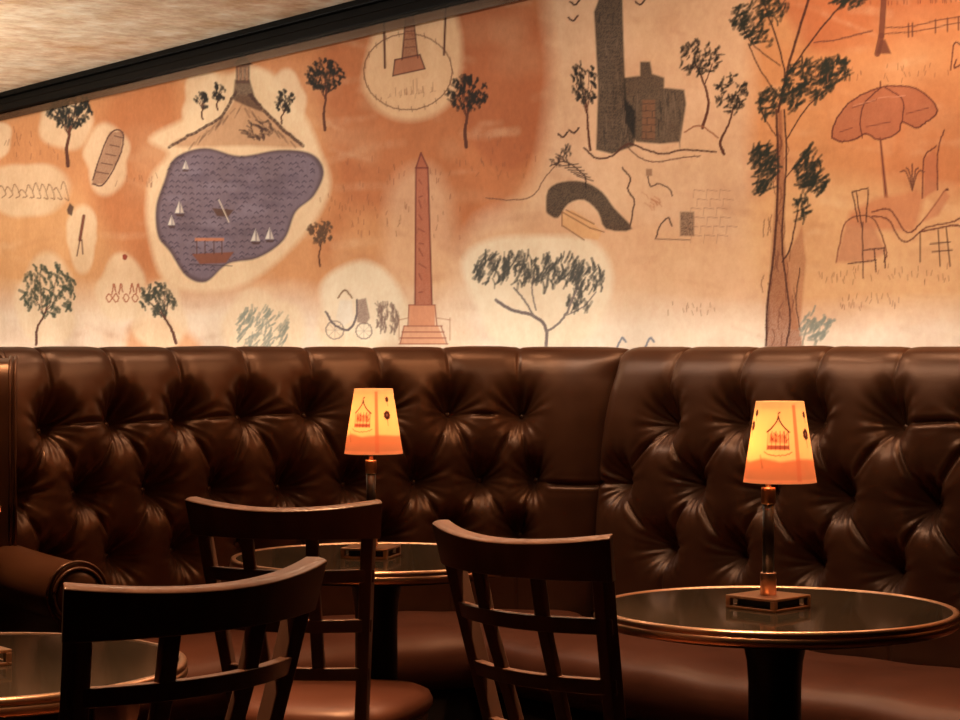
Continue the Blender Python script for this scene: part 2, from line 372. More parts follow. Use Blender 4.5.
def paint_mural(c):
    R = c.rng
    # ---- washes of the ground
    c.blob([(-400, -900), (130, -300), (170, 60), (160, 150), (100, 240), (90, 330), (30, 420), (-500, 420)], (206, 138, 84), .75, 40)
    c.glow(40, 250, 75, 55, (222, 164, 106), .8, .8)
    c.blob([(250, 40), (340, 30), (360, 130), (350, 230), (320, 250), (330, 120), (240, 90)], (196, 118, 66), .7, 26)
    c.blob([(110, 90), (170, 70), (180, 150), (160, 270), (130, 260), (95, 200)], (192, 114, 62), .8, 24)
    c.blob([(330, 20), (470, -10), (540, 20), (552, 90), (540, 160), (500, 220), (460, 260), (410, 220), (340, 190)], (186, 106, 58), .85, 22)
    c.blob([(455, -20), (545, -30), (553, 60), (550, 130), (510, 170), (470, 140), (456, 60)], (172, 92, 50), .65, 9)
    c.blob([(560, -40), (735, -60), (752, 60), (750, 160), (770, 330), (700, 360), (560, 360), (450, 345), (470, 230), (530, 190), (552, 80)], (224, 184, 148), .85, 22)
    c.blob([(470, 236), (560, 214), (700, 230), (760, 260), (750, 300), (640, 286), (520, 262)], (222, 168, 120), .5, 22)
    c.blob([(790, -60), (1100, -120), (1100, 10), (960, 40), (860, 52), (800, 40)], (190, 104, 58), .85, 12)
    c.blob([(840, 50), (1100, 0), (1100, 240), (960, 262), (900, 250), (860, 200), (830, 120)], (214, 142, 88), .8, 34)
    c.glow(935, 150, 60, 60, (200, 118, 68), .6, .9)
    c.blob([(750, 200), (860, 180), (1100, 230), (1100, 300), (860, 310), (760, 290)], (228, 178, 124), .7, 26)
    c.blob([(-600, 318), (200, 296), (330, 300), (520, 300), (760, 318), (1100, 316), (2200, 400), (1100, 470), (-500, 420)], (236, 216, 190), .8, 40)  # cream foot band, painted whiter to carry the glow above the ledge
    for _ in range(260):
        c.glow(-60 + R.rand() * 1100, -40 + R.rand() * 390, 8 + R.rand() * 26, 6 + R.rand() * 16, (236, 196, 148) if R.rand() > .5 else (176, 104, 60), .05 + .09 * R.rand(), 1.4)
    c.blob([(128, 330), (150, 316), (180, 326), (205, 352), (180, 372), (130, 360)], (210, 140, 82), .8, 10)
    c.blob([(386, 380), (384, 250), (395, 180), (436, 170), (460, 250), (470, 380)], (230, 190, 150), .45, 18)
    for _ in range(420):                                    # broad dry brush marks
        x = -60 + R.rand() * 1100; y = -30 + R.rand() * 375; l = 12 + R.rand() * 40; a = R.randn() * .25
        c.line([(x, y), (x + l * .5, y + l * .5 * a + R.randn()), (x + l, y + l * a)], 2 + R.rand() * 7, (238, 200, 156) if R.rand() > .45 else (170, 98, 56), .05 + .10 * R.rand(), 4, .3)
    # ---- light halos left around each motif
    for x, y, rx, ry in ((66, 118, 26, 34), (107, 158, 22, 36), (-6, 140, 18, 20), (20, 190, 55, 26), (82, 236, 15, 34), (46, 302, 30, 46), (122, 290, 25, 34), (160, 318, 26, 36), (262, 328, 42, 36),
                         (205, 104, 22, 34), (286, 100, 20, 28), (240, 110, 50, 40), (362, 312, 46, 46)):
        c.glow(x, y, rx, ry, (232, 200, 160), .75, .25)
    c.blob([(150, 138), (200, 110), (250, 66), (300, 110), (320, 150), (330, 190), (300, 240), (240, 286), (170, 285), (148, 230), (150, 180), (168, 154)], (234, 200, 158), .9, 7)
    c.blob([(366, 60), (380, 20), (410, -10), (450, 5), (462, 50), (452, 100), (420, 120), (385, 115), (364, 90)], (228, 184, 138), .9, 8)
    c.blob([(462, 262), (490, 240), (540, 236), (590, 240), (612, 270), (606, 310), (580, 342), (500, 342), (478, 310)], (236, 212, 178), .95, 8)
    c.blob([(340, 330), (320, 290), (340, 268), (370, 262), (400, 290), (405, 340)], (236, 212, 178), .8, 8)
    # ---- pond with little boats
    pond = [(164, 182), (175, 158), (205, 148), (240, 156), (280, 150), (312, 154), (324, 172), (314, 196), (296, 212), (284, 240), (258, 258), (228, 264), (206, 282), (186, 276), (170, 252), (158, 236), (156, 208)]
    c.blob(pond, (96, 74, 78), 1, 2.2)
    pin = [(240 + (x - 240) * .955, 208 + (y - 208) * .95) for x, y in pond]
    c.blob(pin, (122, 102, 112), 1, 3)
    for _ in range(36):
        x = 175 + R.rand() * 120; y = 165 + R.rand() * 80
        if x + y > 490: continue
        c.glow(x, y, 12, 4, (134, 116, 128) if R.rand() > .5 else (98, 80, 92), .5, 1)
    sp = np.array(c.smooth_poly(pin, 4))
    def inside(x, y):
        r = False
        for k in range(len(sp)):
            p, q = sp[k - 1], sp[k]
            if (p[1] > y) != (q[1] > y) and x < (q[0] - p[0]) * (y - p[1]) / (q[1] - p[1]) + p[0] - 3: r = not r
        return r
    for yy in range(158, 274, 6):
        for xx in range(164, 318, 7):
            x = xx + R.randn() * 1.2; y = yy + R.randn()
            e = ((x - 236) / 76) ** 2 + ((y - 208) / 58) ** 2
            if inside(x, y): c.line([(x - 2, y), (x, y - 1.6), (x + 2, y)], .9, (66, 50, 64), .85)
    for x, y, s in ((180, 214, 1.0), (172, 226, .8), (256, 242, 1.0), (270, 240, .95), (186, 170, .7)): boat(c, x, y, s)
    c.poly([(212, 208), (234, 210), (228, 217), (217, 216)], (92, 60, 48), .95, 1); c.line([(219, 200), (229, 222)], 1, (226, 206, 184), .9)
    c.poly([(192, 254), (234, 252), (226, 263), (200, 264)], (132, 74, 50), .95, 1.2); c.rect(195, 238, 224, 241, (196, 120, 78), .9)
    for x in (197, 205, 214, 222): c.line([(x, 241), (x, 254)], 1, (90, 52, 40))
    c.line([(190, 264), (232, 266)], 1, (70, 50, 54), .8)
    # ---- hill and a plain stone lookout above the pond
    c.blob([(172, 146), (205, 128), (226, 112), (238, 96), (252, 98), (270, 116), (296, 140), (300, 148), (250, 146)], (196, 146, 104), .9, 4)
    c.curve([(170, 147), (196, 132), (222, 116), (236, 92)], 3.0, (86, 56, 42), .9, 1.2, dry=.3)
    c.curve([(250, 94), (262, 108), (284, 130), (303, 146)], 3.6, (92, 60, 44), .9, 1.2, dry=.3)
    c.poly([(233, 100), (235, 80), (250, 80), (256, 100), (262, 112), (246, 106)], (74, 46, 36), .9, 2, .15)
    c.rect(236, 64, 250, 84, (88, 54, 42), .9, 1.5, .3)
    for x in (239, 243, 247): c.line([(x, 68), (x, 80)], 1, (200, 140, 100), .7)
    c.poly([(233, 65), (253, 65), (243, 54)], (60, 42, 34), .9, 1.5)
    for _ in range(46):
        u = R.rand(); sx = 1 if R.rand() > .5 else -1; x = 243 + sx * u * 52; y = 100 + u * 44 + R.rand() * (8 - 6 * u)
        c.line([(x, y), (x + sx * 5, y + 5 + R.rand() * 4)], 1.4, (98, 64, 46), .35)
    c.foliage(258, 130, 16, 9, 34, (80, 52, 40), 6, 2, .7, .8)
    tree(c, 203, 120, 18, -1, (7, 8), (34, 27, 22), n=22, wd=1.2, ln=4); tree(c, 218, 110, 16, 0, (7, 8), (34, 27, 22), n=22, wd=1.2, ln=4)
    tree(c, 282, 124, 20, 3, (10, 11), (34, 27, 22), n=34, wd=1.2, ln=4)
    # ---- trees at left
    tree(c, 68, 166, 52, 1, (23, 17), (28, 28, 22), n=150, wd=3, ln=5)
    tree(c, 36, 345, 50, 12, (27, 26), (66, 72, 54), n=120, wd=2, ln=8, ang=1.4)
    tree(c, 176, 343, 40, -18, (18, 16), (62, 62, 48), n=70, wd=2.4, ln=7)
    c.foliage(261, 330, 28, 22, 110, (136, 136, 118), 9, 1.8, 2.1, .8, .25)
    tree(c, 325, 130, 52, 0, (18, 16), (34, 28, 20), n=110, wd=2.2)
    tree(c, 320, 266, 32, 0, (13, 11), (96, 66, 44), n=60, wd=1.3, ln=4)
    tree(c, 466, 147, 50, 1, (20, 17), (36, 28, 20), n=120, wd=2.8)
    # small plain punt, birds, bushes
    c.poly([(93, 178), (110, 132), (124, 132), (120, 158), (104, 184), (92, 185)], (142, 90, 64), .8, 2, .2)
    c.curve([(93, 180), (100, 158), (111, 133), (123, 133), (120, 156), (104, 184), (93, 184)], 1.4, (92, 52, 40))
    for k in range(5): c.line([(97 + k * 4.4, 172 - k * 9), (109 + k * 3.5, 174 - k * 9)], 1, (92, 52, 40))
    for x in range(-30, 62, 7): c.curve([(x, 193 + abs(x - 20) * -.1), (x + 3, 186 + R.randn() * 3), (x + 8, 194 + x * .1), (x + 4, 198)], .9, (150, 108, 76), .8)
    c.poly([(67, 210), (70, 203), (74, 207), (72, 216), (68, 214)], (70, 44, 36), .9, 1.2)
    c.line([(84, 216), (80, 240)], 3.2, (120, 66, 44)); c.line([(80, 240), (77, 256)], 1.2, BRN); c.line([(82, 240), (83, 254)], 1.2, BRN)
    c.glow(125, 257, 2.5, 3, (150, 60, 36), 1)
    for x in (109, 116, 126, 135): c.curve([(x - 3, 298), (x, 294), (x + 3, 298), (x, 302), (x - 3, 298)], .9, (176, 100, 66))
    for x in (112, 119, 130, 136): c.curve([(x, 294), (x + 2, 284), (x + 4, 292)], 1.2, (170, 92, 60))
    # ---- monument on a round lawn at the top
    lawn = [(408 + 44 * math.cos(a), 72 + 38 * math.sin(a)) for a in np.linspace(0, 2 * PI, 22)]
    c.curve(lawn, 1.1, (120, 76, 50), .8)
    for x, y in lawn[::1]: c.line([(x, y - 3), (x + 1, y + 2)], .9, (120, 76, 50), .7)
    c.poly([(402, 60), (406, 14), (413, 14), (418, 58)], (148, 82, 52), .9, 1.5, .2); c.poly([(393, 76), (395, 60), (420, 55), (425, 69)], (170, 98, 64), .9, 1.3)
    for a in ((402, 60, 406, 14), (418, 58, 413, 14), (393, 76, 395, 60), (395, 60, 420, 55), (420, 55, 425, 69), (425, 69, 393, 76)): c.line([a[:2], a[2:]], 1.3, (88, 44, 32))
    for yy in (24, 32, 40, 48): c.line([(405, yy), (415, yy - 1)], 1, (100, 52, 36), .8)
    c.line([(384, 18), (385, 68)], 2.4, (100, 58, 40)); c.line([(446, 4), (444, 55)], 2.2, (100, 58, 40))
    for _ in range(30): x = 380 + R.rand() * 55; c.line([(x, 94 + R.randn() * 5 - (x - 380) * .12), (x + .5, 98 - (x - 380) * .12)], .8, (150, 96, 60), .6)
    # ---- tall plain obelisk
    c.poly([(415, 305), (416, 168), (421, 153), (428, 168), (432, 305)], (176, 92, 62), .92, 1.4, .12)
    for a in ((415, 305, 416, 168), (416, 168, 421, 153), (421, 153, 428, 168), (428, 168, 432, 305), (416, 168, 428, 168)): c.line([a[:2], a[2:]], 1.6, (118, 52, 38), .95)
    for yy in range(180, 300, 12): c.line([(419, yy + R.randn() * 2), (421 + R.rand() * 5, yy + 4)], 1.1, (120, 58, 42), .75)
    c.rect(409, 305, 435, 326, (214, 138, 96), .9, 1.3); c.poly([(404, 326), (438, 326), (446, 344), (400, 344)], (216, 148, 106), .85, 1.3)
    for a in ((409, 305, 435, 305), (409, 305, 408, 326), (435, 305, 437, 326), (404, 326, 442, 326), (402, 332, 444, 332), (400, 338, 446, 338), (399, 344, 448, 344), (404, 326, 400, 344), (441, 326, 447, 344)): c.line([a[:2], a[2:]], 1.2, (150, 76, 52), .9)
    for a in ((399, 318, 399, 340), (450, 318, 450, 340), (399, 320, 408, 318), (437, 318, 450, 320)): c.line([a[:2], a[2:]], 1, (170, 110, 78), .8)
    # ---- plain wagon with wheels
    for x, y, r in ((335, 330, 9), (364, 331, 8)):
        c.curve([(x + r * math.cos(a), y + r * math.sin(a)) for a in np.linspace(0, 2 * PI, 12)], 1, (150, 126, 110), .9)
        for a in (0, .8, 1.6, 2.4): c.line([(x - r * math.cos(a), y - r * math.sin(a)), (x + r * math.cos(a), y + r * math.sin(a))], .7, (170, 146, 128), .7)
    c.curve([(326, 312), (334, 324), (348, 330), (356, 318), (357, 300)], 2.2, (110, 92, 88), .95)
    c.poly([(336, 318), (340, 300), (352, 300), (354, 320), (344, 326)], (224, 206, 184), .7, 2); c.curve([(338, 298), (345, 290), (352, 298)], 1.6, (146, 110, 80))
    c.poly([(357, 322), (358, 300), (366, 298), (370, 318), (366, 324)], (132, 98, 86), .85, 1.5, .2)
    c.foliage(386, 318, 12, 16, 46, (128, 98, 84), 8, 1.8, 1.5, .8, .2)
    # ---- spreading tree low in the middle
    c.curve([(546, 346), (546, 328), (534, 316), (512, 310), (496, 300)], 3.2, (118, 100, 94), .95); c.curve([(546, 332), (562, 320), (572, 300), (578, 286)], 2.2, (128, 112, 104), .95)
    c.curve([(534, 316), (524, 300), (514, 288)], 1.8, (128, 112, 104)); c.curve([(536, 310), (532, 290), (534, 276)], 1.5, (140, 122, 112)); c.curve([(566, 316), (584, 306), (596, 292)], 1.2, (140, 122, 112))
    for cx, cy, rx, ry, n in ((492, 268, 18, 16, 60), (520, 268, 18, 16, 62), (545, 272, 12, 17, 40), (566, 270, 14, 14, 44), (586, 280, 17, 18, 56), (578, 300, 14, 10, 16)):
        c.foliage(cx, cy, rx, ry, n, (78, 75, 68), 9, 2.2, 1.9, .85, .35)
    # ---- ruined stone tower, hill and an arch
    c.curve([(486, 198), (510, 200), (532, 196), (545, 178), (560, 160)], 1.1, (112, 72, 52), .85)
    c.poly([(596, 150), (598, 90), (594, 12), (600, -4), (622, -8), (624, 60), (626, 100), (636, 112), (634, 146), (612, 154)], (20, 18, 17), .93, 2, .12)
    c.poly([(624, 78), (640, 76), (640, 62), (650, 62), (652, 74), (664, 78), (664, 88), (684, 90), (686, 104), (680, 142), (660, 144), (636, 142), (624, 120)], (22, 20, 18), .9, 2, .12)
    c.rect(642, 100, 655, 140, (140, 92, 62), .7, 2, .2)
    for yy in range(104, 140, 7): c.line([(642, yy), (656, yy)], .8, (52, 40, 34), .8)
    for xx, yy in ((646, 106), (652, 112), (647, 119), (651, 127), (646, 134)): c.line([(xx, yy), (xx, yy + 5)], .8, (52, 40, 34), .8)
    for yy in range(20, 146, 5):
        c.line([(598 + R.rand() * 6, yy), (612 + R.rand() * 10, yy + R.randn())], .7, (120, 96, 80), .5)
    for _ in range(70):
        x = 598 + R.rand() * 84; y = (10 if x < 622 else 92) + R.rand() * (130 if x < 622 else 46)
        if not 640 < x < 657: c.line([(x, y), (x + R.randn() * .8, y + 5 + R.rand() * 12)], 1.0, (128, 104, 84) if R.rand() > .4 else (26, 24, 22), .55)
    c.curve([(584, 148), (596, 158), (612, 156), (628, 144), (646, 150), (664, 154), (684, 150), (716, 152)], 1.8, (86, 48, 34), .95)
    c.curve([(626, 146), (640, 158), (656, 162), (680, 158), (700, 156)], 1.2, (96, 56, 40), .9)
    c.curve([(550, 166), (566, 162), (584, 176), (586, 188)], 1.3, (80, 50, 38)); 
    for k in range(6): c.line([(562 + k * 3, 166 + k * 2), (578 + k * 3, 164 + k * 3.4)], 1.3, (70, 50, 42), .9)
    arch = [(546, 208), (548, 190), (562, 182), (584, 182), (602, 192), (614, 208), (632, 229), (606, 229), (598, 212), (584, 200), (568, 204), (558, 218), (548, 214)]
    c.poly(c.smooth_poly(arch, 3), (30, 22, 19), .93, 2, .12)
    c.curve([(622, 168), (630, 178), (628, 190), (634, 202), (630, 226)], 1.5, (86, 54, 40))
    c.poly([(562, 212), (572, 210), (592, 222), (602, 232), (598, 240), (582, 238), (562, 226)], (222, 168, 112), .9, 1.5)
    for a in ((562, 212, 590, 228), (566, 210, 594, 224), (563, 226, 584, 240), (562, 212, 562, 226), (590, 228, 604, 232)): c.line([a[:2], a[2:]], 1.2, (128, 78, 48), .9)
    # bushes, crates and stones near the arch
    c.foliage(558, 162, 10, 6, 14, (70, 48, 40), 5, 1.6, .8); c.foliage(565, 152, 5, 6, 8, (60, 44, 38), 6, 1.8, 1.6)
    for x, y in ((575, 4), (573, 20), (563, 136), (574, 132), (640, 4)): c.curve([(x - 5, y - 2), (x, y + 1), (x + 5, y - 4)], 1.6, (80, 48, 36))
    c.rect(680, 212, 694, 236, (74, 52, 44), .85, 2, .4); c.curve([(656, 238), (660, 226), (668, 218), (672, 226)], 1.4, (96, 66, 52)); c.line([(655, 239), (690, 240)], 1.2, (110, 78, 62), .8)
    c.curve([(648, 176), (650, 186), (660, 184), (670, 190), (672, 196)], 1.2, (96, 66, 52)); c.rect(646, 169, 652, 176, (140, 100, 74), .8)
    for row in range(6):
        y0 = 190 + row * 9
        for k in range(4):
            x0 = 694 + k * 13 + (row % 2) * 5 - row * 1.5
            if x0 < 728: c.line([(x0, y0), (x0 + 10, y0 + 1)], .8, (156, 110, 84), .7); c.line([(x0, y0), (x0 - 1, y0 + 8)], .7, (156, 110, 84), .5)
    c.foliage(650, 200, 8, 8, 10, (190, 128, 88), 9, 1.2, .8, .7, .1)
    # slim trees beside the tower
    tree(c, 590, 150, 62, -6, (14, 20), (34, 28, 22), n=60, wd=2, ln=6)
    c.curve([(702, 128), (708, 106), (704, 84), (694, 62)], (3, 1.6), BRN); c.curve([(705, 84), (712, 64)], 1.2, BRN); c.foliage(700, 58, 21, 19, 85, (38, 31, 23), 6, 2, 2.2)
    c.curve([(684, 132), (700, 126), (718, 138)], 1.4, (150, 92, 60)); 
    c.curve([(724, 154), (720, 142), (728, 126), (734, 106)], (3, 1.5), BRN); c.foliage(731, 94, 16, 20, 75, (38, 31, 23), 5, 2, 2.0)
    # ---- tall tree at right
    c.poly([(766, 348), (768, 300), (772, 240), (777, 180), (777, 110), (782, 110), (785, 180), (784, 240), (792, 300), (804, 348)], (150, 88, 56), .9, 3, .25)
    c.poly([(782, 262), (790, 250), (802, 226), (806, 260), (800, 330), (792, 330), (786, 300)], (176, 112, 72), .8, 3, .25)
    for _ in range(40):
        y = 130 + R.rand() * 210; x = 779 + R.randn() * (2 + (y - 110) * .035); c.curve([(x, y), (x + R.randn() * 1.5, y + 9), (x - 1, y + 18)], 1.0, (112, 60, 38), .5)
    for pts, w in ((((766, 346), (768, 300), (775, 240), (778, 170), (776, 110)), 2.2), (((786, 346), (790, 320), (786, 280), (782, 240), (786, 160), (784, 110)), 1.8), (((782, 262), (790, 248), (798, 210)), 1.6),
                   (((778, 112), (790, 60), (808, 0), (812, -20)), 2.6), (((778, 112), (784, 70), (766, 10), (758, -10)), 1.8), (((780, 66), (752, 44), (740, 20)), 1.2),
                   (((784, 80), (812, 40), (840, 6), (850, -4)), 1.8), (((778, 96), (760, 70), (748, 44)), 1.3), (((786, 140), (806, 108), (824, 92)), 1.4), (((776, 136), (764, 118), (760, 104)), 1.2), (((784, 180), (800, 160), (808, 150)), 1.2), (((800, 268), (796, 300), (800, 330)), 1.1)):
        c.curve(list(pts), w, (78, 38, 24), .95)
    for cx, cy, rx, ry, n, ln in ((748, 18, 16, 18, 60, 8), (772, 8, 16, 14, 46, 8), (760, 40, 14, 10, 18, 7), (810, 80, 26, 20, 110, 9), (834, 70, 16, 12, 50, 9), (768, 104, 10, 16, 40, 7), (790, 98, 12, 14, 40, 7),
                              (762, 168, 14, 26, 100, 10), (808, 170, 12, 22, 66, 10), (818, 184, 10, 10, 24, 8), (846, 2, 16, 6, 36, 8), (802, 208, 8, 12, 20, 8), (816, 326, 14, 16, 40, 8)):
        c.foliage(cx, cy, rx, ry, n, (34, 38, 28) if cy < 300 else (134, 136, 120), ln, 2.5, 2.3, .85, .45)
    c.curve([(802, 346), (806, 330), (814, 318)], 1.5, (150, 140, 120))
    # ---- fence, trunk and slope at the top right
    c.line([(884, -10), (881, 36), (877, 54)], 6, (112, 58, 40), .9); c.poly([(876, 54), (880, 40), (885, 40), (891, 54)], (112, 58, 40), .9, 1.5)
    c.curve([(814, 43), (836, 40), (856, 35), (872, 31)], 1.4, (110, 58, 40), .9)
    c.curve([(884, 28), (910, 27), (940, 20), (1000, 10)], 1.2, (110, 60, 42), .9); c.curve([(884, 34), (912, 32), (944, 26), (1000, 15)], 1.1, (110, 60, 42), .9)
    for x in (908, 912, 935, 947, 958, 975): c.line([(x, 24 - (x - 908) * .14), (x, 37 - (x - 908) * .14)], 1.6, (104, 56, 40), .9)
    for _ in range(26): x = 860 + R.rand() * 110; y = 4 + R.rand() * 2 - (x - 860) * .04; c.line([(x, y - 3), (x, y + 1)], .8, (120, 62, 44), .8)
    # ---- parasol over a plain garden table and chair
    par = [(832, 138), (834, 124), (848, 104), (870, 91), (894, 86), (918, 90), (934, 104), (936, 114), (926, 122), (916, 128), (902, 122), (898, 132), (880, 140), (866, 134), (856, 139), (842, 142)]
    c.poly(c.smooth_poly(par, 3), (176, 98, 66), .88, 1.8, .12)
    c.curve(par + [par[0]], 1.5, (104, 48, 34), .95)
    c.curve([(880, 88), (864, 104), (860, 122), (862, 138)], 1.2, (104, 48, 34)); c.curve([(884, 87), (902, 100), (902, 122)], 1.2, (104, 48, 34)); c.line([(880, 88), (880, 82)], 1.4, (104, 48, 34))
    for a in ((840, 132, 852, 128), (866, 127, 890, 122), (906, 114, 928, 108), (852, 108, 876, 100)): c.line([a[:2], a[2:]], 1, (110, 54, 38), .85)
    c.line([(853, 106), (875, 100)], .8, (216, 150, 116), .7); c.line([(878, 98), (905, 96)], .8, (216, 150, 116), .7)
    c.poly([(879, 138), (881, 138), (888, 198), (884, 198)], (150, 82, 54), .9, 1.2); c.line([(880, 138), (886, 197)], 1, (104, 50, 36))
    c.poly([(850, 212), (876, 198), (900, 194), (916, 190), (924, 196), (920, 214), (914, 232), (880, 230), (846, 224)], (206, 128, 82), .8, 6)
    c.curve([(836, 262), (846, 222), (872, 218), (886, 250), (884, 262)], 1.4, (124, 70, 48)); c.poly([(836, 262), (846, 222), (872, 222), (886, 252), (870, 262)], (194, 124, 86), .7, 4)
    for a in ((852, 192, 858, 222), (856, 192, 862, 228), (868, 190, 866, 222), (852, 192, 868, 188), (862, 222, 863, 278), (874, 250, 876, 272), (848, 264, 876, 260), (864, 250, 884, 248), (884, 248, 885, 268)): c.curve([a[:2], a[2:]], 1.3, (84, 42, 32), .95)
    # plain sun lounger
    c.curve([(872, 212), (890, 210), (906, 232), (920, 224), (944, 192), (948, 190)], 1.5, (112, 54, 38), .95); c.curve([(872, 216), (888, 220), (904, 242), (926, 228), (952, 222), (960, 218)], 1.5, (112, 54, 38), .95)
    c.curve([(920, 232), (950, 226), (962, 226)], 1.6, (112, 54, 38)); 
    for a in ((920, 232, 920, 262), (938, 230, 940, 266), (946, 228, 950, 266), (930, 244, 950, 242), (932, 252, 952, 250)): c.line([a[:2], a[2:]], 1.4, (84, 42, 32), .9)
    c.poly([(922, 222), (944, 190), (950, 196), (938, 216)], (200, 124, 84), .7, 3)
    c.poly([(923, 198), (924, 158), (934, 150), (938, 164), (937, 190)], (190, 110, 74), .7, 3); c.curve([(922, 198), (923, 165), (926, 154), (936, 146)], 1.3, (112, 54, 38)); c.curve([(937, 190), (938, 150), (944, 130)], 1.3, (112, 54, 38))
    for k in range(5): c.curve([(912, 190), (912 + k * 3 - 6, 172), (904 + k * 6 - 4, 164 + abs(k - 2) * 4)], 1.3, (116, 66, 46), .9)
    c.curve([(950, 70), (954, 44), (962, 46)], 1.3, (104, 50, 36)); c.curve([(956, 60), (954, 68), (962, 64)], 1.3, (104, 50, 36))
    # ---- tufts of grass scattered everywhere
    for x0, x1, y0, y1, n in ((340, 460, 160, 240, 60), (460, 540, 140, 180, 26), (800, 950, 66, 84, 26), (820, 950, 268, 285, 40), (840, 900, 296, 312, 26), (665, 715, 304, 316, 14), (320, 410, 190, 230, 20), (110, 160, 178, 190, 12), (0, 60, 130, 160, 16)):
        for _ in range(n):
            x = x0 + R.rand() * (x1 - x0); y = y0 + R.rand() * (y1 - y0); c.line([(x, y), (x + R.randn(), y - 3 - R.rand() * 3)], .8, (140, 84, 54), .65)
    for x in (560, 648): c.curve([(x - 3 + 60 * (x == 560), 348), (x + 2 + 60 * (x == 560), 338), (x + 6 + 60 * (x == 560), 342)], 1.8, (128, 128, 136), .9)

def quad(name, pts, m, parent=None):
    bm = bmesh.new(); bm.faces.new([bm.verts.new(p) for p in pts]); return bmo(name, bm, m, parent)
def slab(name, t0, t1, o0, o1, z0, z1, m, bevel=0):
    bm = bmesh.new(); c = wpt((t0 + t1) / 2, (o0 + o1) / 2, (z0 + z1) / 2)
    add_box(bm, c, (abs(t1 - t0), abs(o1 - o0), abs(z1 - z0)), WANG)
    return bmo(name, bm, m, None, bevel=bevel)
build_mural_wall()
struct(slab('floor', T0, T1, -.2, DEPTH, -.1, 0, M['carpet']))
struct(slab('ceiling', T0, T1, -.2, DEPTH, CEIL_Z, CEIL_Z + .1, M['ceiling']))
struct(slab('wall_left', T0 - .15, T0, 0, DEPTH, 0, CEIL_Z, M['panel']))
struct(slab('wall_right', T1, T1 + .15, 0, DEPTH, 0, CEIL_Z, M['panel']))
struct(slab('wall_front', T0, T1, DEPTH, DEPTH + .15, 0, CEIL_Z, M['panel']))
# black lacquer cornice: three steps, with a smoked strip below it
bm = bmesh.new()
for o1, z0, z1 in ((.060, 2.421, CEIL_Z), (.040, 2.390, 2.421), (.048, TRIM_Z0, 2.390)):
    add_box(bm, wpt((T0 + T1) / 2, o1 / 2, (z0 + z1) / 2), (T1 - T0, o1, z1 - z0), WANG)
struct(bmo('trim_1', bm, M['black'], bevel=.004))
struct(slab('trim_2', T0, T1, .016, .020, TRIM_Z0 - .038, TRIM_Z0, M['smoked']))
struct(slab('trim_3', T0, T1, .001, .17, 0, 1.10, M['panel']))          # panelled ledge under the mural carrying the wash tubes

# ------------------------------------------------------------------ banquettes
def px2path(path_pts, n=1200):
    """dense smooth path through plan points"""
    P = [Vector((p[0], p[1], 0)) for p in path_pts]; P = [2 * P[0] - P[1]] + P + [2 * P[-1] - P[-2]]; out = []
    for i in range(1, len(P) - 2):
        for k in range(40):
            t = k / 40; a, b, c, d = P[i - 1], P[i], P[i + 1], P[i + 2]
            out.append(.5 * ((2 * b) + (c - a) * t + (2 * a - 5 * b + 4 * c - d) * t * t + (3 * b - a - 3 * c + d) * t ** 3))
    out.append(P[-2]); A = np.array([[v.x, v.y] for v in out])
    seg = np.hypot(*np.diff(A, axis=0).T); s = np.concatenate([[0], np.cumsum(seg)])
    ss = np.linspace(0, s[-1], n); return np.stack([np.interp(ss, s, A[:, 0]), np.interp(ss, s, A[:, 1])], 1), ss
class Path:
    def __init__(self, pts):
        self.P, self.s = px2path(pts); self.L = self.s[-1]
        T = np.gradient(self.P, axis=0); T /= np.hypot(T[:, 0], T[:, 1])[:, None]
        self.N = np.stack([-T[:, 1], T[:, 0]], 1)                 # points away from the room (behind the sofa)
    def at(self, s):
        x = np.interp(s, self.s, self.P[:, 0]); y = np.interp(s, self.s, self.P[:, 1])
        nx = np.interp(s, self.s, self.N[:, 0]); ny = np.interp(s, self.s, self.N[:, 1]); return x, y, nx, ny
    def s_of_ratio(self, k, deep=0.0): return float(np.interp(k, (self.P[:, 0] + self.N[:, 0] * deep) / (self.P[:, 1] + self.N[:, 1] * deep), self.s))

TOP = 1.197
PROF = [(.030, .40), (.022, .50), (.012, .60), (.004, .74), (.002, .90), (.008, 1.00), (.022, 1.08), (.040, 1.135), (.064, 1.174), (.094, 1.192), (.125, TOP), (.155, 1.18), (.178, 1.15), (.185, 1.10), (.187, .8), (.187, .40)]
def profile(n_front=230):
    P = np.array(PROF); seg = np.hypot(*np.diff(P, axis=0).T); q = np.concatenate([[0], np.cumsum(seg)])
    kf = 12                                                       # front and roll finely, rest coarse
    qf = np.linspace(0, q[kf], n_front); qb = np.linspace(q[kf], q[-1], 14)[1:]
    qq = np.concatenate([qf, qb])
    # smooth by fine interpolation + box filter
    fo = np.interp(np.linspace(0, q[-1], 2000), q, P[:, 0]); fz = np.interp(np.linspace(0, q[-1], 2000), q, P[:, 1])
    k = np.ones(61) / 61
    fo2 = np.convolve(np.pad(fo, 30, 'edge'), k, 'valid'); fz2 = np.convolve(np.pad(fz, 30, 'edge'), k, 'valid')
    g = np.linspace(0, q[-1], 2000)
    return np.interp(qq, g, fo2), np.interp(qq, g, fz2)
def segd(S, Z, a, b):
    dx, dz = b[0] - a[0], b[1] - a[1]; L = dx * dx + dz * dz
    t = np.clip(((S - a[0]) * dx + (Z - a[1]) * dz) / L, 0, 1)
    return np.hypot(S - a[0] - t * dx, Z - a[1] - t * dz), t
def smax(x): x = np.clip(x, 0, 1); return x * x * (3 - 2 * x)

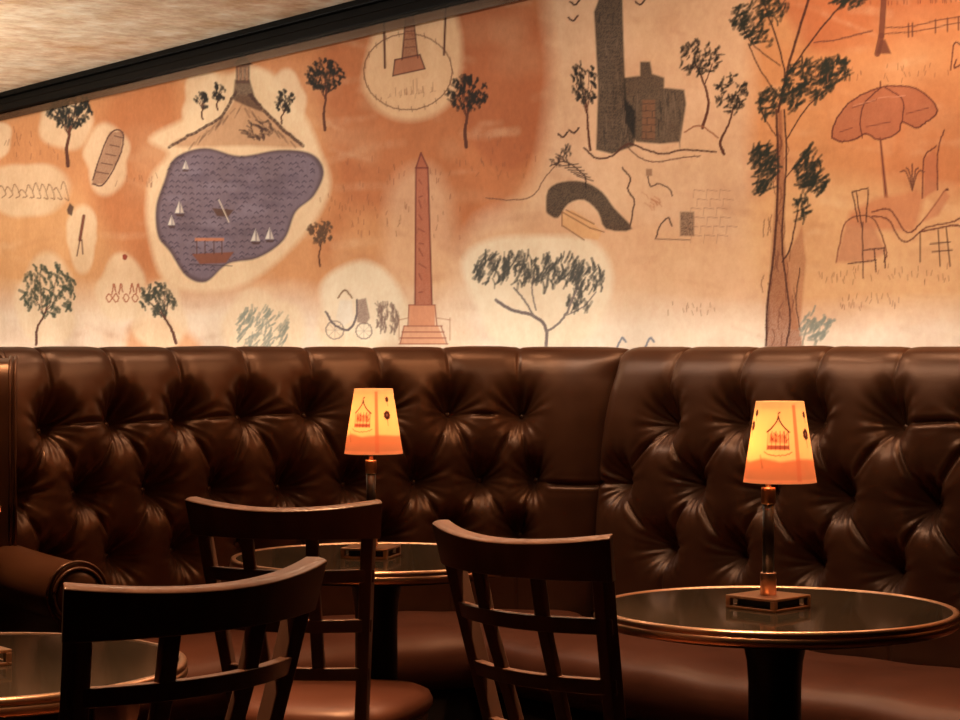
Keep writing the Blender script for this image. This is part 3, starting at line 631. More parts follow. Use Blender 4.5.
def backrest(path, s0, s1, rows, parent, seed, end_round=(.03, .03, .05), step=.0032, extra=(), seam=None):
    """rows: three lists of (s, z) button points"""
    rng = np.random.RandomState(seed)
    ns = int((s1 - s0) / step); S1 = np.linspace(s0, s1, ns)
    off, zz = profile(); nz = len(zz)
    S = np.repeat(S1[:, None], nz, 1); Z = np.repeat(zz[None, :], ns, 0).copy()
    # above the roll the creases run on over the top: use arc parameter as height
    arc = np.concatenate([[0], np.cumsum(np.hypot(np.diff(off), np.diff(zz)))]); H = .40 + arc * (1.0)
    Hh = np.repeat(H[None, :], ns, 0)
    # map z of buttons to H
    def hz(z): return float(np.interp(z, zz[:205], H[:205]))
    R = [[(s, hz(z)) for s, z in r] for r in rows]
    D = np.zeros_like(S)
    crease = np.full_like(S, 9.0); cr_fade = np.zeros_like(S)
    segs = []
    r1, r2, r3 = R
    htop = H[(np.abs(zz[:230] - TOP)).argmin()] + .03
    for s, h in r1: segs.append(((s, h), (s + rng.uniform(-.012, .012), htop), 'v'))
    for ra, rb in ((r1, r2), (r2, r3)):
        for a in ra:
            for b in rb:
                if abs(a[0] - b[0]) < .16: segs.append((a, b, 'd'))
    for s, h in r3: segs.append(((s, h), (s, .42), 'v'))
    for e in extra: segs.append(((e[0], hz(e[1])), (e[2], hz(e[3])), 'h'))
    # pillowing: deepest at buttons, shallow between them
    for a, b, k in segs:
        lo, hi = min(a[0], b[0]) - .12, max(a[0], b[0]) + .12
        i0, i1 = np.searchsorted(S1, [lo, hi])
        if i1 <= i0: continue
        sl = slice(i0, i1); d, t = segd(S[sl], Hh[sl], a, b)
        if k == 'd':
            tt = t if a[1] > b[1] else 1 - t
            wide = .009 * np.exp(-(d / .026) ** 2) ; fine = .0125 * (1 - .5 * tt) * np.exp(-(d / .0055) ** 2) - .0032 * (1 - .5 * tt) * np.exp(-((d - .0145) / .007) ** 2)
        elif k == 'h':
            wide = .008 * np.exp(-(d / .02) ** 2); fine = .010 * np.exp(-(d / .005) ** 2) - .003 * np.exp(-((d - .014) / .007) ** 2)
        else:
            fade = 1 - .55 * t
            fade = 1 - .85 * t
            wide = .010 * fade * np.exp(-(d / .024) ** 2); fine = .0065 * (1 - .5 * t) * np.exp(-(d / .0046) ** 2)
        D[sl] = np.where(D[sl] > np.abs(wide + fine), D[sl], np.where(wide + fine > D[sl], wide + fine, D[sl] + np.minimum(wide + fine, 0)))
    for r, row in enumerate(R):
        for s, h in row:
            i0, i1 = np.searchsorted(S1, [s - .16, s + .16])
            if i1 <= i0: continue
            sl = slice(i0, i1); x = S[sl] - s; y = Hh[sl] - h; d = np.hypot(x, y * .85); th = np.arctan2(y, x)
            du = np.hypot(x * 1.05, (y - .016) * .80)
            pit = .070 * np.exp(-(du / (.050 if r == 0 else .047)) ** 2) + .016 * np.exp(-(d / .014) ** 2)
            ph = rng.rand(4) * 6.28
            w = (np.sin(th * 11 + ph[0]) + .8 * np.sin(th * 17 + ph[1]) + .6 * np.sin(th * 7 + ph[2]))
            fade = smax(d / .022) * np.exp(-((d - .02) / .055) ** 2)
            D[sl] = np.maximum(D[sl], pit) + .35 * np.minimum(D[sl], pit)
            D[sl] += .0022 * w * fade * (.6 + 1.3 * smax(np.sin(th) * 2))
    # sagging, uneven leather
    for _ in range(26):
        cs, ch = rng.uniform(s0, s1), rng.uniform(.5, 1.25); a = rng.uniform(-.004, .004); r = rng.uniform(.05, .14)
        D += a * np.exp(-(((S - cs) / r) ** 2 + ((Hh - ch) / (r * 1.2)) ** 2))
    # ends roll back into the seam
    e0, e1, dd = end_round
    low = smax((TOP + .01 - Z) / .10) * .85 + .15
    D += dd * low * (1 - np.sqrt(np.clip(1 - (1 - np.clip((S - s0) / e0, 0, 1)) ** 2, 0, 1))) + dd * low * (1 - np.sqrt(np.clip(1 - (1 - np.clip((s1 - S) / e1, 0, 1)) ** 2, 0, 1)))
    # profile normals (offset axis, z axis)
    to = np.gradient(off); tz = np.gradient(zz); ln = np.hypot(to, tz); no, nzv = tz / ln, -to / ln     # inward normal: displacement pushes in
    fade = np.ones(nz); fade[H > htop] = np.clip(1 - (H[H > htop] - htop) / .05, 0, 1)
    O = off[None, :] + no[None, :] * D * fade; Zf = zz[None, :] + nzv[None, :] * D * fade
    x, y, nx, ny = path.at(S1)
    Sx = S.copy()                                       # near the seam the leather is pulled sideways towards the seat
    if seam is not None: Sx -= .13 * np.clip(TOP - Zf, 0, .8) * smax(1 - np.abs(S - seam) / .35)
    xx, yy, nxx, nyy = path.at(Sx)
    V = np.empty((ns, nz, 3)); V[..., 0] = xx + nxx * O; V[..., 1] = yy + nyy * O; V[..., 2] = Zf
    F = grid_faces(ns, nz)
    Vf = V.reshape(-1, 3); base = len(Vf)
    # closing strip at the bottom and caps
    caps = []
    c0 = np.array([[V[0, :, 0].mean(), V[0, :, 1].mean(), .8]]); c1 = np.array([[V[-1, :, 0].mean(), V[-1, :, 1].mean(), .8]])
    Vf = np.vstack([Vf, c0, c1]); extraF = []
    for j in range(nz - 1): extraF.append((base, j + 1, j, j)); extraF.append((base + 1, (ns - 1) * nz + j, (ns - 1) * nz + j + 1, (ns - 1) * nz + j + 1))
    o = bpy_mesh_mixed('backrest', Vf, F, [(a, b, c) for a, b, c, d in extraF], M['leather'], parent)
    # covered buttons
    idx = 0; bm0 = None
    for row in rows:
        for s, z in row:
            if not (s0 + .01 < s < s1 - .01): continue
            j = int((np.abs(zz[:215] - z)).argmin()); i = int((np.abs(S1 - s)).argmin())
            p = V[i, j]; n = Vector((-nx[i] * no[j], -ny[i] * no[j], -nzv[j])).normalized()
            bo = button_copy(parent); bo.location = Vector(p) + n * .003
            bo.rotation_euler = n.to_track_quat('Z', 'Y').to_euler()
    return o
def bpy_mesh_mixed(name, V, quads, tris, m, parent):
    me = bpy.data.meshes.new(name)
    loops = np.concatenate([np.asarray(quads, np.int32).ravel(), np.asarray(tris, np.int32).ravel()]) if len(tris) else np.asarray(quads, np.int32).ravel()
    tot = np.concatenate([np.full(len(quads), 4, np.int32), np.full(len(tris), 3, np.int32)])
    st = np.concatenate([[0], np.cumsum(tot)[:-1]]).astype(np.int32)
    me.vertices.add(len(V)); me.vertices.foreach_set('co', np.asarray(V, np.float32).ravel())
    me.loops.add(len(loops)); me.loops.foreach_set('vertex_index', loops)
    me.polygons.add(len(tot)); me.polygons.foreach_set('loop_start', st); me.polygons.foreach_set('loop_total', tot)
    me.update(calc_edges=True); me.validate()
    me.polygons.foreach_set('use_smooth', np.ones(len(me.polygons), bool))
    return link_mesh(name, me, m, parent)
_bt = {}
def button_copy(parent):
    if 'o' not in _bt:
        o = lathe('button', [(.0095, -.004), (.0105, 0), (.0095, .003), (.006, .0055), (.002, .0065)], M['leather'], None, 16)
        _bt['o'] = o
    else:
        o = _bt['o'].copy(); COL.objects.link(o)
    o.parent = parent; return o

def seat(path, s0, s1, parent, depth=.50, ends=True, step=.02, seed=0):
    prof = [(-.0, .425), (-.03, .452), (-.10, .462), (-.25, .468), (-.38, .464), (-.44, .456), (-.475, .440), (-.495, .415), (-.502, .385), (-.498, .355), (-.485, .325), (-.47, .305), (-.40, .30), (0, .30)]
    P = np.array(prof); q = np.concatenate([[0], np.cumsum(np.hypot(*np.diff(P, axis=0).T))]); g = np.linspace(0, q[-1], 90)
    off = np.interp(g, q, P[:, 0]) * depth / .5; zz = np.interp(g, q, P[:, 1])
    k = np.ones(5) / 5; off = np.convolve(np.pad(off, 2, 'edge'), k, 'valid'); zz = np.convolve(np.pad(zz, 2, 'edge'), k, 'valid')
    S1 = np.linspace(s0, s1, int((s1 - s0) / step)); x, y, nx, ny = path.at(S1)
    cz = zz.mean()
    e = np.minimum(np.clip((S1 - s0) / .03, 0, 1), np.clip((s1 - S1) / .03, 0, 1)); sc = .75 + .25 * np.sqrt(1 - (1 - e) ** 2)
    rng = np.random.RandomState(seed)
    wav = .003 * np.sin(S1 * 9 + seed) + .002 * np.sin(S1 * 23 + 2)
    V = np.empty((len(S1), len(g), 3)); oo = off[None, :] * (1 - (1 - sc[:, None]) * .12)
    V[..., 0] = x[:, None] + nx[:, None] * oo; V[..., 1] = y[:, None] + ny[:, None] * oo
    V[..., 2] = cz + (zz[None, :] - cz) * sc[:, None] + wav[:, None] * (zz[None, :] > .4)
    F = grid_faces(len(S1), len(g), True); base = len(S1) * len(g); n = len(g)
    Vf = np.vstack([V.reshape(-1, 3), V[0].mean(0)[None], V[-1].mean(0)[None]]); tr = []
    for j in range(n): tr.append((base, (j + 1) % n, j)); tr.append((base + 1, (len(S1) - 1) * n + j, (len(S1) - 1) * n + (j + 1) % n))
    bpy_mesh_mixed('seat_cushion', Vf, F, tr, M['seat_leather'], parent)
    prof = [(-.45, .0), (-.45, .31), (.18, .31), (.18, 0)]
    V = np.empty((len(S1), 4, 3))
    for j, (o_, z_) in enumerate(prof): V[:, j, 0] = x + nx * o_; V[:, j, 1] = y + ny * o_; V[:, j, 2] = z_
    F = np.concatenate([grid_faces(len(S1), 4, True), [[0, 1, 2, 3]], [[(len(S1) - 1) * 4 + j for j in (3, 2, 1, 0)]]])
    mesh_np('base', V.reshape(-1, 3), F, M['panel'], parent, smooth=False)

def btn(path, pxs, ys=None, z=None):
    out = []
    for i, px in enumerate(pxs):
        s = path.s_of_ratio((px - 480) / 2000.0, .07); x, y, nx, ny = path.at(s); y = y + ny * .07
        zz = z if ys is None else EYE - (ys[i] - 348) * float(y) / 2000.0
        out.append((s, zz))
    return out
# plan of the two backs
left_path = Path([(-1.52, 4.66), (-1.33, 4.74), (-1.145, 4.84), (-1.084, 4.90), (-.808, 5.20), (-.484, 5.48), (-.089, 5.66), (.171, 5.66), (.35, 5.52), (.43, 5.42)])
right_path = Path([(.27, 5.60), (.357, 5.475), (.433, 5.376), (.584, 5.195), (.899, 4.848), (1.066, 4.665), (1.30, 4.41), (1.62, 4.05), (1.95, 3.69)])
bq = empty('banquette', (-.4, 5.4, 0))
tag(bq, 'brown deep-buttoned leather banquette left of the seam, with a rolled arm', 'banquette')
bq2 = empty('banquette', (1.0, 4.8, 0))
tag(bq2, 'brown deep-buttoned leather banquette behind the right table, right of the seam', 'banquette')
class _Local:      # the builders below make world-space meshes; move them under their thing afterwards
    pass
def settle(root):
    inv = Matrix.Translation(root.location).inverted()
    for ch in COL.objects:
        if ch.parent == root: ch.matrix_parent_inverse = inv
L = left_path
sA = L.s_of_ratio((-30 - 480) / 2000.0)
r1 = btn(L, [-32, 42, 110, 175, 241, 307, 380, 449, 522], [436, 428, 421, 418, 414, 412, 411, 412, 414])
r2 = btn(L, [6, 75, 145, 212, 280, 345, 415, 480, 540], [497, 494, 492, 491, 489, 486, 484, 482, 482])
r3 = btn(L, [-32, 42, 110, 175, 241, 307, 380, 449, 522], z=.645)
LE = L.s_of_ratio((603 - 480) / 2000.0); RS = right_path.s_of_ratio((600 - 480) / 2000.0)
backrest(L, 0.0, LE, (r1, r2, r3), bq, 3, (.02, .13, .055), seam=LE,
         extra=[(r1[1][0], r1[1][1] + .01, r1[2][0], r1[2][1] + .005), (r1[2][0], r1[2][1], r1[3][0], r1[3][1]), (r1[3][0], r1[3][1], r1[4][0], r1[4][1]), (r1[4][0], r1[4][1], r1[5][0], r1[5][1]), (r1[7][0], r1[7][1], r1[8][0], r1[8][1]), (r2[8][0], r2[8][1], LE + .05, r2[8][1])])
seat(L, L.s_of_ratio(-.231), LE - .04, bq, seed=1)
Rp = right_path
def more(pts, n):      # extrapolate beyond the frame with the last spacing
    d = .245; z = pts[-1][1]; return pts + [(pts[-1][0] + d * (k + 1), z) for k in range(n)]
r1 = more(btn(Rp, [678, 745, 821, 900], [424, 421, 421, 424]), 4)
r2 = more(btn(Rp, [641, 705, 776, 851, 937], [486, 487, 493, 500, 508]), 4)
r3 = more(btn(Rp, [678, 745, 821, 900], z=.645), 4)
backrest(Rp, RS, Rp.L, (r1, r2, r3), bq2, 8, (.07, .02, .05), seam=RS,
         extra=[(RS, r2[0][1] + .005, r2[0][0], r2[0][1]), (r1[3][0], r1[3][1] + .004, r1[4][0], r1[4][1] + .02)])
seat(Rp, RS - .035, Rp.L - .02, bq2, seed=2)

def plinth(path, s0, s1, parent):
    S1 = np.linspace(s0, s1, 90); x, y, nx, ny = path.at(S1); prof = [(.01, 0), (.01, .43), (.175, .43), (.175, 0)]
    V = np.empty((len(S1), 4, 3))
    for j, (o_, z_) in enumerate(prof): V[:, j, 0] = x + nx * o_; V[:, j, 1] = y + ny * o_; V[:, j, 2] = z_
    F = np.concatenate([grid_faces(len(S1), 4, True), [[0, 1, 2, 3]], [[(len(S1) - 1) * 4 + j for j in (3, 2, 1, 0)]]])
    mesh_np('back_plinth', V.reshape(-1, 3), F, M['panel'], parent, smooth=False)
plinth(L, .01, LE - .08, bq); plinth(Rp, RS + .02, Rp.L - .01, bq2)
# rolled arm with piped scroll at the left end
def arm(parent):
    d = Vector((.5896, -.8077, 0)); side = Vector((.8077, .5896, 0)); front = Vector((-.905, 4.50, 0)); Ln = .50
    r, zc = .072, .634
    sec = []
    for k in range(28):
        a = math.radians(-60 + k * 300 / 27); sec.append((r * math.cos(a) * 1.0, zc + r * math.sin(a)))
    sec = [(.035, .03)] + sec + [(-.035, .03)]
    bm = bmesh.new(); rings = []; NL = 24
    for i in range(NL + 1):
        u = i / NL; sc = 1 - .10 * (1 - min(1, (u) / .05)) if u < .05 else 1; rise = .02 * u * u
        rings.append([bm.verts.new(front - d * (Ln * u) + side * (a * sc) + Vector((0, 0, z + rise))) for a, z in sec])
    n = len(sec)
    for a, b in zip(rings[:-1], rings[1:]):
        for k in range(n): bm.faces.new((a[k], a[(k + 1) % n], b[(k + 1) % n], b[k]))
    bm.faces.new(rings[0]); bm.faces.new(rings[-1][::-1])
    o = bmo('arm', bm, M['leather'], parent, smooth=True)
    for p in o.data.polygons:
        if len(p.vertices) > 4: p.use_smooth = False
    for rr, ox in ((.0735, -.006), (.060, .004)):
        bm = bmesh.new(); pts = []
        for k in range(27):
            a = math.radians(-55 + k * 290 / 26); pts.append(front + d * ox + side * (rr * math.cos(a)) + Vector((0, 0, zc + rr * math.sin(a))))
        pts = [front + d * ox + side * .036 + Vector((0, 0, .10))] + pts + [front + d * ox - side * .036 + Vector((0, 0, .10))]
        tube_bm(bm, pts, .0042, 8); bmo('piping', bm, M['leather'], o, smooth=True)
    # buttoned scroll disc
    bm = bmesh.new()
    mm = Matrix.Translation(front + Vector((0, 0, zc))) @ d.to_track_quat('Z', 'Y').to_matrix().to_4x4()
    bmesh.ops.create_uvsphere(bm, u_segments=32, v_segments=12, radius=1, matrix=mm @ Matrix.Diagonal((.054, .054, .014, 1)))
    bmo('scroll', bm, M['leather'], o, smooth=True)
    return o
arm(bq)
# upright wing that closes the booth at its left end, edged with piping
def wing(parent):
    path = [(-.0, 1.165), (-.035, 1.155), (-.062, 1.12), (-.078, 1.06), (-.082, .95), (-.075, .82), (-.06, .70)]
    p0 = Vector((-1.128, 4.86, 0)); f = Vector((.20, -.98, 0)).normalized(); side = Vector((-.98, -.20, 0))
    bm = bmesh.new(); ringA, ringB = [], []
    pts = [(.10, 1.165)] + [(a, z) for a, z in path] + [(-.05, .50), (-.04, .01), (.10, .01)]
    for a, z in pts:
        ringA.append(bm.verts.new(p0 - f * a + Vector((0, 0, z)))); ringB.append(bm.verts.new(p0 - f * a + side * .07 + Vector((0, 0, z))))
    n = len(pts); bm.faces.new(ringA); bm.faces.new(ringB[::-1])
    for k in range(n): bm.faces.new((ringA[k], ringB[k], ringB[(k + 1) % n], ringA[(k + 1) % n]))
    o = bmo('wing', bm, M['leather'], parent, bevel=.008, seg=3, smooth=True)
    for dx in (0, .012):
        bm = bmesh.new(); tube_bm(bm, [p0 - f * (a - .003) + side * dx + Vector((0, 0, z + .002)) for a, z in path], .0045, 8); bmo('piping', bm, M['leather'], o, smooth=True)
wing(bq)
settle(bq); settle(bq2)

# ------------------------------------------------------------------ cocktail tables
TZ = .717
def make_table(r):
    root = empty('cocktail_table', (0, 0, 0))
    lathe('tabletop', [(.01, TZ - .012), (r - .016, TZ - .012), (r - .012, TZ - .004), (r - .012, TZ), (.01, TZ)], M['tabletop'], root, 128, smooth=False)
    lathe('brass_rim', [(r - .020, TZ - .026), (r - .006, TZ - .026), (r - .001, TZ - .022), (r, TZ - .014), (r - .002, TZ - .010), (r - .0035, TZ - .009), (r - .002, TZ - .0075), (r - .001, TZ - .004), (r - .003, TZ + .0008), (r - .008, TZ + .0022), (r - .013, TZ + .0015), (r - .015, TZ - .002)], M['brass'], root, 128, caps=False)
    lathe('underside', [(.01, TZ - .034), (r - .045, TZ - .034), (r - .018, TZ - .024), (r - .018, TZ - .0125), (.01, TZ - .0125)], M['pedestal'], root, 96, smooth=False)
    prof = [(.01, 0), (.20, 0), (.205, .012), (.19, .022), (.08, .04), (.052, .07), (.044, .14), (.048, .35), (.048, .58), (.051, .62), (.058, .655), (.072, .675), (.10, TZ - .036), (.01, TZ - .0355)]
    lathe('pedestal', prof, M['pedestal'], root, 64)
    return root
def dup(root, loc, rz):
    r = root.copy(); COL.objects.link(r); r.location = loc; r.rotation_euler = (0, 0, rz)
    for ch in list(root.children):
        c = ch.copy(); COL.objects.link(c); c.parent = r; c.matrix_parent_inverse = ch.matrix_parent_inverse.copy()
        for g in list(ch.children):
            d = g.copy(); COL.objects.link(d); d.parent = c; d.matrix_parent_inverse = g.matrix_parent_inverse.copy()
    return r
T_R = Vector((.537, 3.64, 0)); T_M = Vector((-.235, 4.53, 0)); T_L = Vector((-.77, 2.99, 0))
G_T = 'round cocktail tables along the banquettes'
t1 = make_table(.330); t1.location = T_R
tag(t1, 'round dark cocktail table with brass rim, rightmost, its black pedestal in view', 'table', G_T)
t2 = dup(t1, T_M, .4); tag(t2, 'round dark brass-rimmed cocktail table behind the middle wooden chair', 'table', G_T)
t3 = dup(t1, T_L, .9); tag(t3, 'round dark brass-rimmed cocktail table cut off at the left edge', 'table', G_T)

# ------------------------------------------------------------------ table lamps
def shade_mesh(parent, rot):
    nu, nv = 220, 130; rb, rt, h = .0665, .0435, .147
    U = np.linspace(0, 2 * PI, nu + 1); W = np.linspace(0, 1, nv)
    # drawing coordinates: x = degrees round the shade, y = 0 (bottom) .. 100 (top)
    PX = np.repeat(np.degrees(U)[:, None], nv, 1); PY = np.repeat((W * 100)[None, :], nu + 1, 0)
    c = Canvas(PX, PY, (250, 207, 146))
    bulb_shadow = (216, 144, 92)  # shadow line of the bulb put into the paint as a darker lower band
    c.poly([(-10, -5), (370, -5), (370, 27), (300, 30), (262, 27), (232, 31), (200, 26), (150, 29), (90, 26), (40, 30), (-10, 27)], bulb_shadow, .85, 4)
    c.rect(-5, 92, 365, 104, (246, 196, 140), .6, 3); c.rect(-5, -4, 365, 5, (244, 176, 120), .6, 2)
    ink = (92, 38, 20)
    # two little round pavilions, opposite each other
    for x in (258, 78):
        c.curve([(x - 23, 63), (x - 12, 69), (x - 3, 77), (x, 82), (x + 3, 77), (x + 12, 69), (x + 23, 63)], 1.7, ink, .9, .3, 1.2); c.curve([(x, 80), (x, 86), (x + 4, 87)], 1.2, ink, .8, .2, 1.2)
        for _ in range(26): u = c.rng.rand() * 36 - 18; v = 48 + c.rng.rand() * 13; c.line([(x + u, v), (x + u + c.rng.randn() * 2, v + 3)], 1.3, (150, 60, 34), .6, 1.2)
        for dx in (-20, -12, -4, 4, 12, 20): c.line([(x + dx, 64), (x + dx, 42)], 1.2, ink, .75, 1.4)
        c.rect(x - 20, 42, x + 20, 47, (170, 70, 40), .75, 2); c.rect(x - 17, 50, x + 17, 60, (196, 96, 52), .45, 3)
        c.curve([(x - 26, 39), (x - 10, 35), (x + 10, 35), (x + 26, 39)], 1.0, (190, 110, 56), .7, 1.2)
    for x, y, s in ((322, 60, 1), (326, 84, .6), (190, 70, .9), (200, 86, .6), (142, 60, 1), (146, 84, .6), (20, 68, 1), (10, 86, .6)):
        for q in range(7): c.glow(x + 6 * s * math.cos(q * .9), y + 4.5 * s * math.sin(q * .9), 3.6 * s, 2.6 * s, (80, 30, 20), .9, .5)
        c.glow(x, y, 4 * s, 3 * s, (150, 70, 60), .7, .5)
        c.line([(x, y), (x + 1, y - 16 * s)], 1.2, ink, .8, 1.2)
    for x in (225, 40): c.line([(x, 34), (x + 6, 20)], 2, (150, 76, 40), .5, 3)
    c.rect(290, 3, 298, 96, (222, 140, 90), .75, 1.5)                      # the pasted seam
    V = []; C = []
    for i in range(nu):
        a = U[i] + rot
        for j in range(nv):
            r = rb + (rt - rb) * W[j]; V.append((r * math.cos(a), r * math.sin(a), W[j] * h))
    V = np.array(V); C = c.C[:nu].reshape(-1, 3)
    i = np.arange(nu)[:, None]; j = np.arange(nv - 1)[None, :]; i2 = (i + 1) % nu
    F = np.stack([i * nv + j, i2 * nv + j, i2 * nv + j + 1, i * nv + j + 1], -1).reshape(-1, 4)
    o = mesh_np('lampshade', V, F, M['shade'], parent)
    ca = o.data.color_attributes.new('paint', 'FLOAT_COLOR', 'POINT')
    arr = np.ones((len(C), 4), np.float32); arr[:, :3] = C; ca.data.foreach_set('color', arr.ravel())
    sol = o.modifiers.new('thickness', 'SOLIDIFY'); sol.thickness = .0008
    return o
def make_lamp():
    root = empty('table_lamp', (0, 0, 0)); q = .110
    bm = bmesh.new()                                                      # square brass tray on open sides
    add_box(bm, (0, 0, .0215), (q, q, .005))
    for sx in (-1, 1):
        add_box(bm, (sx * (q / 2 - .003), 0, .0025), (.006, q, .005)); add_box(bm, (0, sx * (q / 2 - .003), .0025), (q - .012, .006, .005))
        for sy in (-1, 1): add_box(bm, (sx * (q / 2 - .005), sy * (q / 2 - .005), .012), (.010, .010, .0142))
    bmo('base', bm, M['brass'], root, bevel=.0008, seg=1)
    bm = bmesh.new(); add_box(bm, (0, 0, .012), (q - .03, q - .03, .0135)); bmo('base_core', bm, M['pedestal'], root)
    lathe('lower_collar', [(.010, .024), (.0148, .024), (.0148, .063), (.0140, .0645), (.010, .0645)], M['brass'], root, 32)
    lathe('stem', [(.0108, .064), (.0108, .1895)], M['rod'], root, 24)
    lathe('upper_collar', [(.0125, .189), (.0132, .192), (.0132, .216), (.0125, .219), (.006, .2195)], M['brass'], root, 32)
    lathe('neck', [(.0052, .219), (.0052, .262), (.003, .264)], M['brass'], root, 20)
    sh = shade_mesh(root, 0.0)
    b = lathe('bulb', [(.004, .262), (.010, .270), (.014, .285), (.012, .300), (.004, .310)], M['bulb'], root, 20)
    pl = bpy.data.lights.new('lamp_light', 'POINT'); pl.energy = .21; pl.color = (1, .86, .66); pl.shadow_soft_size = .03
    return root, sh, pl
lamp, sh, pl = make_lamp()
G_L = 'small brass table lamps with painted paper shades'
def light_in(root, shade_z):
    o = bpy.data.objects.new('lamp_light', pl); COL.objects.link(o); o.parent = root; o.location = (0, 0, .33)
lamp.location = T_R + Vector((-.012, 0, TZ)); lamp.rotation_euler = (0, 0, math.radians(45))
tag(lamp, 'small brass lamp with painted cone shade standing on the rightmost table', 'lamp', G_L)
def set_shade(l, dx, dz, rot):
    s_ = [c for c in l.children if c.name.startswith('lampshade')][0]
    rz = l.rotation_euler[2]
    s_.location = (dx * math.cos(-rz), dx * math.sin(-rz), dz); s_.rotation_euler = (0, 0, rot - rz)
lamp2 = dup(lamp, T_M + Vector((-.012, 0, TZ)), math.radians(-14)); tag(lamp2, 'small brass lamp with painted cone shade behind the middle chair, on the farther table', 'lamp', G_L)
lamp3 = dup(lamp, T_L + Vector((-.005, 0, TZ)), math.radians(38)); tag(lamp3, 'brass lamp cut off at the left edge, only its shade rim and base showing', 'lamp', G_L)
set_shade(lamp, .021, .229, 0); set_shade(lamp2, .006, .234, math.radians(-14)); set_shade(lamp3, -.010, .227, 0)
for l in (lamp, lamp2, lamp3): light_in(l, 0)

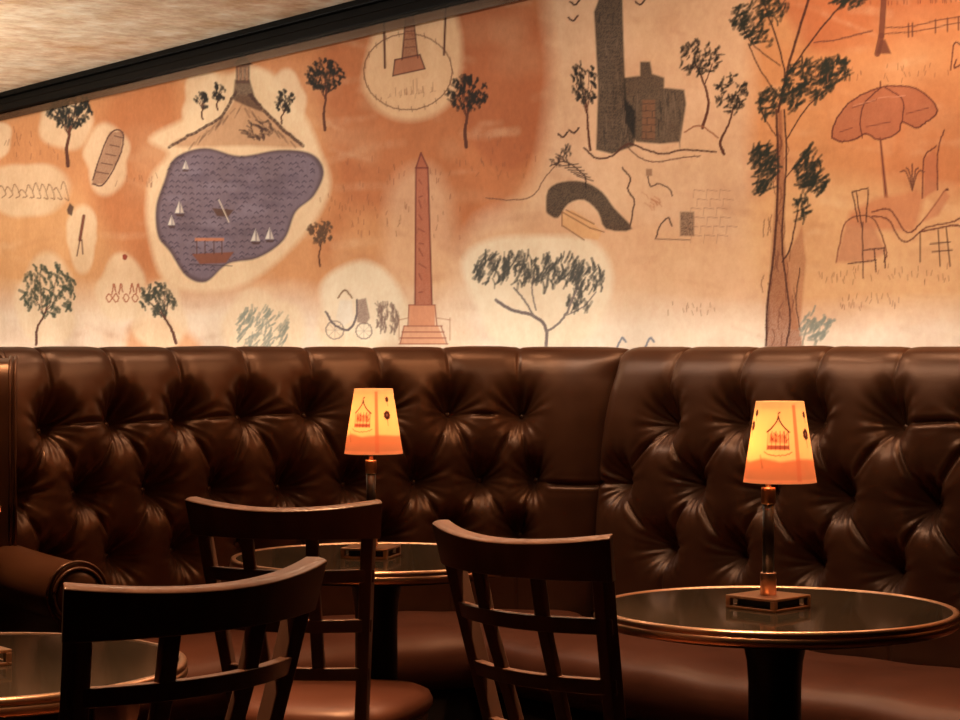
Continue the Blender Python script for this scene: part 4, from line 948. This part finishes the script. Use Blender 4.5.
# ------------------------------------------------------------------ wooden chairs (origin under the middle of the back; +y is forward)
def make_chair():
    root = empty('wooden_chair', (0, 0, 0)); W = .184; HT = .90
    bow = .055
    def yb(x, z):                       # y of the back's mid-surface: bowed, leaning back
        lean = -.10 * max(0, (z - .44)) / .44
        return lean - bow * (1 - (x / W) ** 2) * min(1, max(0, (z - .35) / .4)) + .045
    def zt(x): return HT - .014 * (1 - (x / W) ** 2)
    def tap(z): return 1 - .27 * (HT - max(z, .44)) / .46
    def rail(name, z0f, z1f, th, n=24, x0=-W, x1=W, bevel=.002, top=False):
        bm = bmesh.new(); rings = []
        for i in range(n + 1):
            x = x0 + (x1 - x0) * i / n; z0, z1 = z0f(x), z1f(x)
            nx = 2 * bow * x / W ** 2; nv = Vector((-nx, 1, 0)).normalized() * th / 2
            a = Vector((x * tap(z0), yb(x, z0), z0)); b = Vector((x * tap(z1), yb(x, z1), z1))
            if top:
                up = Vector((0, 0, 1)); c1 = b - nv * 1.02 - up * .0055; c2 = b - nv * .66 - up * .0018; c3_ = b - nv * .1
                rings.append([bm.verts.new(p) for p in (a - nv * 1.15, c1, c2, c3_, b + nv, a + nv)])
            else: rings.append([bm.verts.new(p) for p in (a - nv, b - nv, b + nv, a + nv)])
        for a, b in zip(rings[:-1], rings[1:]):
            for k in range(len(a)): bm.faces.new((a[k], a[(k + 1) % len(a)], b[(k + 1) % len(a)], b[k]))
        bm.faces.new(rings[0][::-1]); bm.faces.new(rings[-1])
        return bmo(name, bm, M['wood'], root, bevel=bevel, seg=2, smooth=True)
    rail('top_rail', lambda x: HT - .074, zt, .030, x0=-W - .006, x1=W + .006, bevel=.002, top=True)
    for zz in (.765, .666, .568): rail('cross_rail', lambda x, zz=zz: zz - .026, lambda x, zz=zz: zz, .018)
    def post(name, x, z0, z1, w, th, fn, n=14):
        bm = bmesh.new(); P, Wv, Tv = [], [], []
        for i in range(n + 1):
            z = z0 + (z1 - z0) * i / n; P.append(fn(x, z)); Wv.append((w / 2, 0, 0)); Tv.append((0, th / 2, 0))
        sweep_rect(bm, P, Wv, Tv); return bmo(name, bm, M['wood'], root, bevel=.003, seg=2, smooth=True)
    for x in (-W + .012, W - .012):
        def fn(x_, z):
            if z > .44: return (x_ * tap(z), yb(x_, z) + .004, z)
            u = (.44 - z) / .44; return (x_ * (tap(.44) + .10 * u), .045 + .004 - .07 * u * u, z)
        post('back_post', x, 0, HT - .012, .024, .030, fn, 26)
    for x in (-.068, .068): post('back_slat', x, .545, HT - .05, .025, .014, lambda x_, z: (x_ * tap(z), yb(x_, z) + .001, z))
    # seat: padded leather on a frame
    def outline(s, k):
        out = []
        for i in range(48):
            a = 2 * PI * i / 48; e = 3.4; ca, sa = math.cos(a), math.sin(a)
            x = .195 * s * math.copysign(abs(ca) ** (2 / e), ca); y = .205 * s * math.copysign(abs(sa) ** (2 / e), sa)
            x *= 1 + .10 * (y / .2); out.append((x, y + .245))
        return out
    bm = bmesh.new(); rings = []
    for s, z in ((.96, .425), (1.0, .437), (1.005, .450), (.97, .466), (.88, .476), (.6, .483), (.3, .486), (.02, .487)):
        rings.append([bm.verts.new((x, y, z)) for x, y in outline(s, 0)])
    for a, b in zip(rings[:-1], rings[1:]):
        for k in range(48): bm.faces.new((a[k], a[(k + 1) % 48], b[(k + 1) % 48], b[k]))
    bm.faces.new(rings[0][::-1]); bm.faces.new(rings[-1]); bmo('seat', bm, M['seat_leather'], root, smooth=True)
    bm = bmesh.new(); rings = []
    for s, z in ((.93, .375), (.96, .38), (.96, .424)): rings.append([bm.verts.new((x, y, z)) for x, y in outline(s, 0)])
    for a, b in zip(rings[:-1], rings[1:]):
        for k in range(48): bm.faces.new((a[k], a[(k + 1) % 48], b[(k + 1) % 48], b[k]))
    bm.faces.new(rings[0][::-1]); bm.faces.new(rings[-1]); bmo('seat_frame', bm, M['wood'], root, smooth=False)
    for x in (-.185, .185):
        post('leg', x, 0, .38, .032, .032, lambda x_, z: (x_ * .93, .355 + .01 * (1 - z / .38), z), 4)
        bm = bmesh.new(); add_box(bm, (x * .93, .17, .18), (.016, .35, .024)); bmo('stretcher', bm, M['wood'], root, bevel=.002)
    bm = bmesh.new(); add_box(bm, (0, .36, .24), (.33, .016, .024)); bmo('stretcher', bm, M['wood'], root, bevel=.002)
    return root
def place(o, L_, R_):
    """L_, R_: plan points of the left and right top corner of the back seen from behind"""
    L_, R_ = Vector(L_), Vector(R_); d = (R_ - L_).normalized(); m = (L_ + R_) / 2; f = Vector((-d.y, d.x))
    o.location = (m.x + f.x * .055, m.y + f.y * .055, 0); o.rotation_euler = (0, 0, math.atan2(d.y, d.x))
G_C = 'dark wooden lattice-back chairs'
ch = make_chair(); place(ch, (-.0675, 3.37), (.206, 3.10)); tag(ch, 'dark wooden lattice-back chair beside the rightmost table, front of the seam', 'chair', G_C)
c2 = dup(ch, (0, 0, 0), 0); place(c2, (-.558, 3.89), (-.195, 3.816)); tag(c2, 'dark wooden lattice-back chair with brown seat, in front of the farther table', 'chair', G_C)
c3 = dup(ch, (0, 0, 0), 0); place(c3, (-.510, 2.46), (-.230, 2.77)); tag(c3, 'nearest dark wooden chair, lower left, its curved top rail lowest in view', 'chair', G_C)
c3.scale = (1.12, 1.0, 1.0)
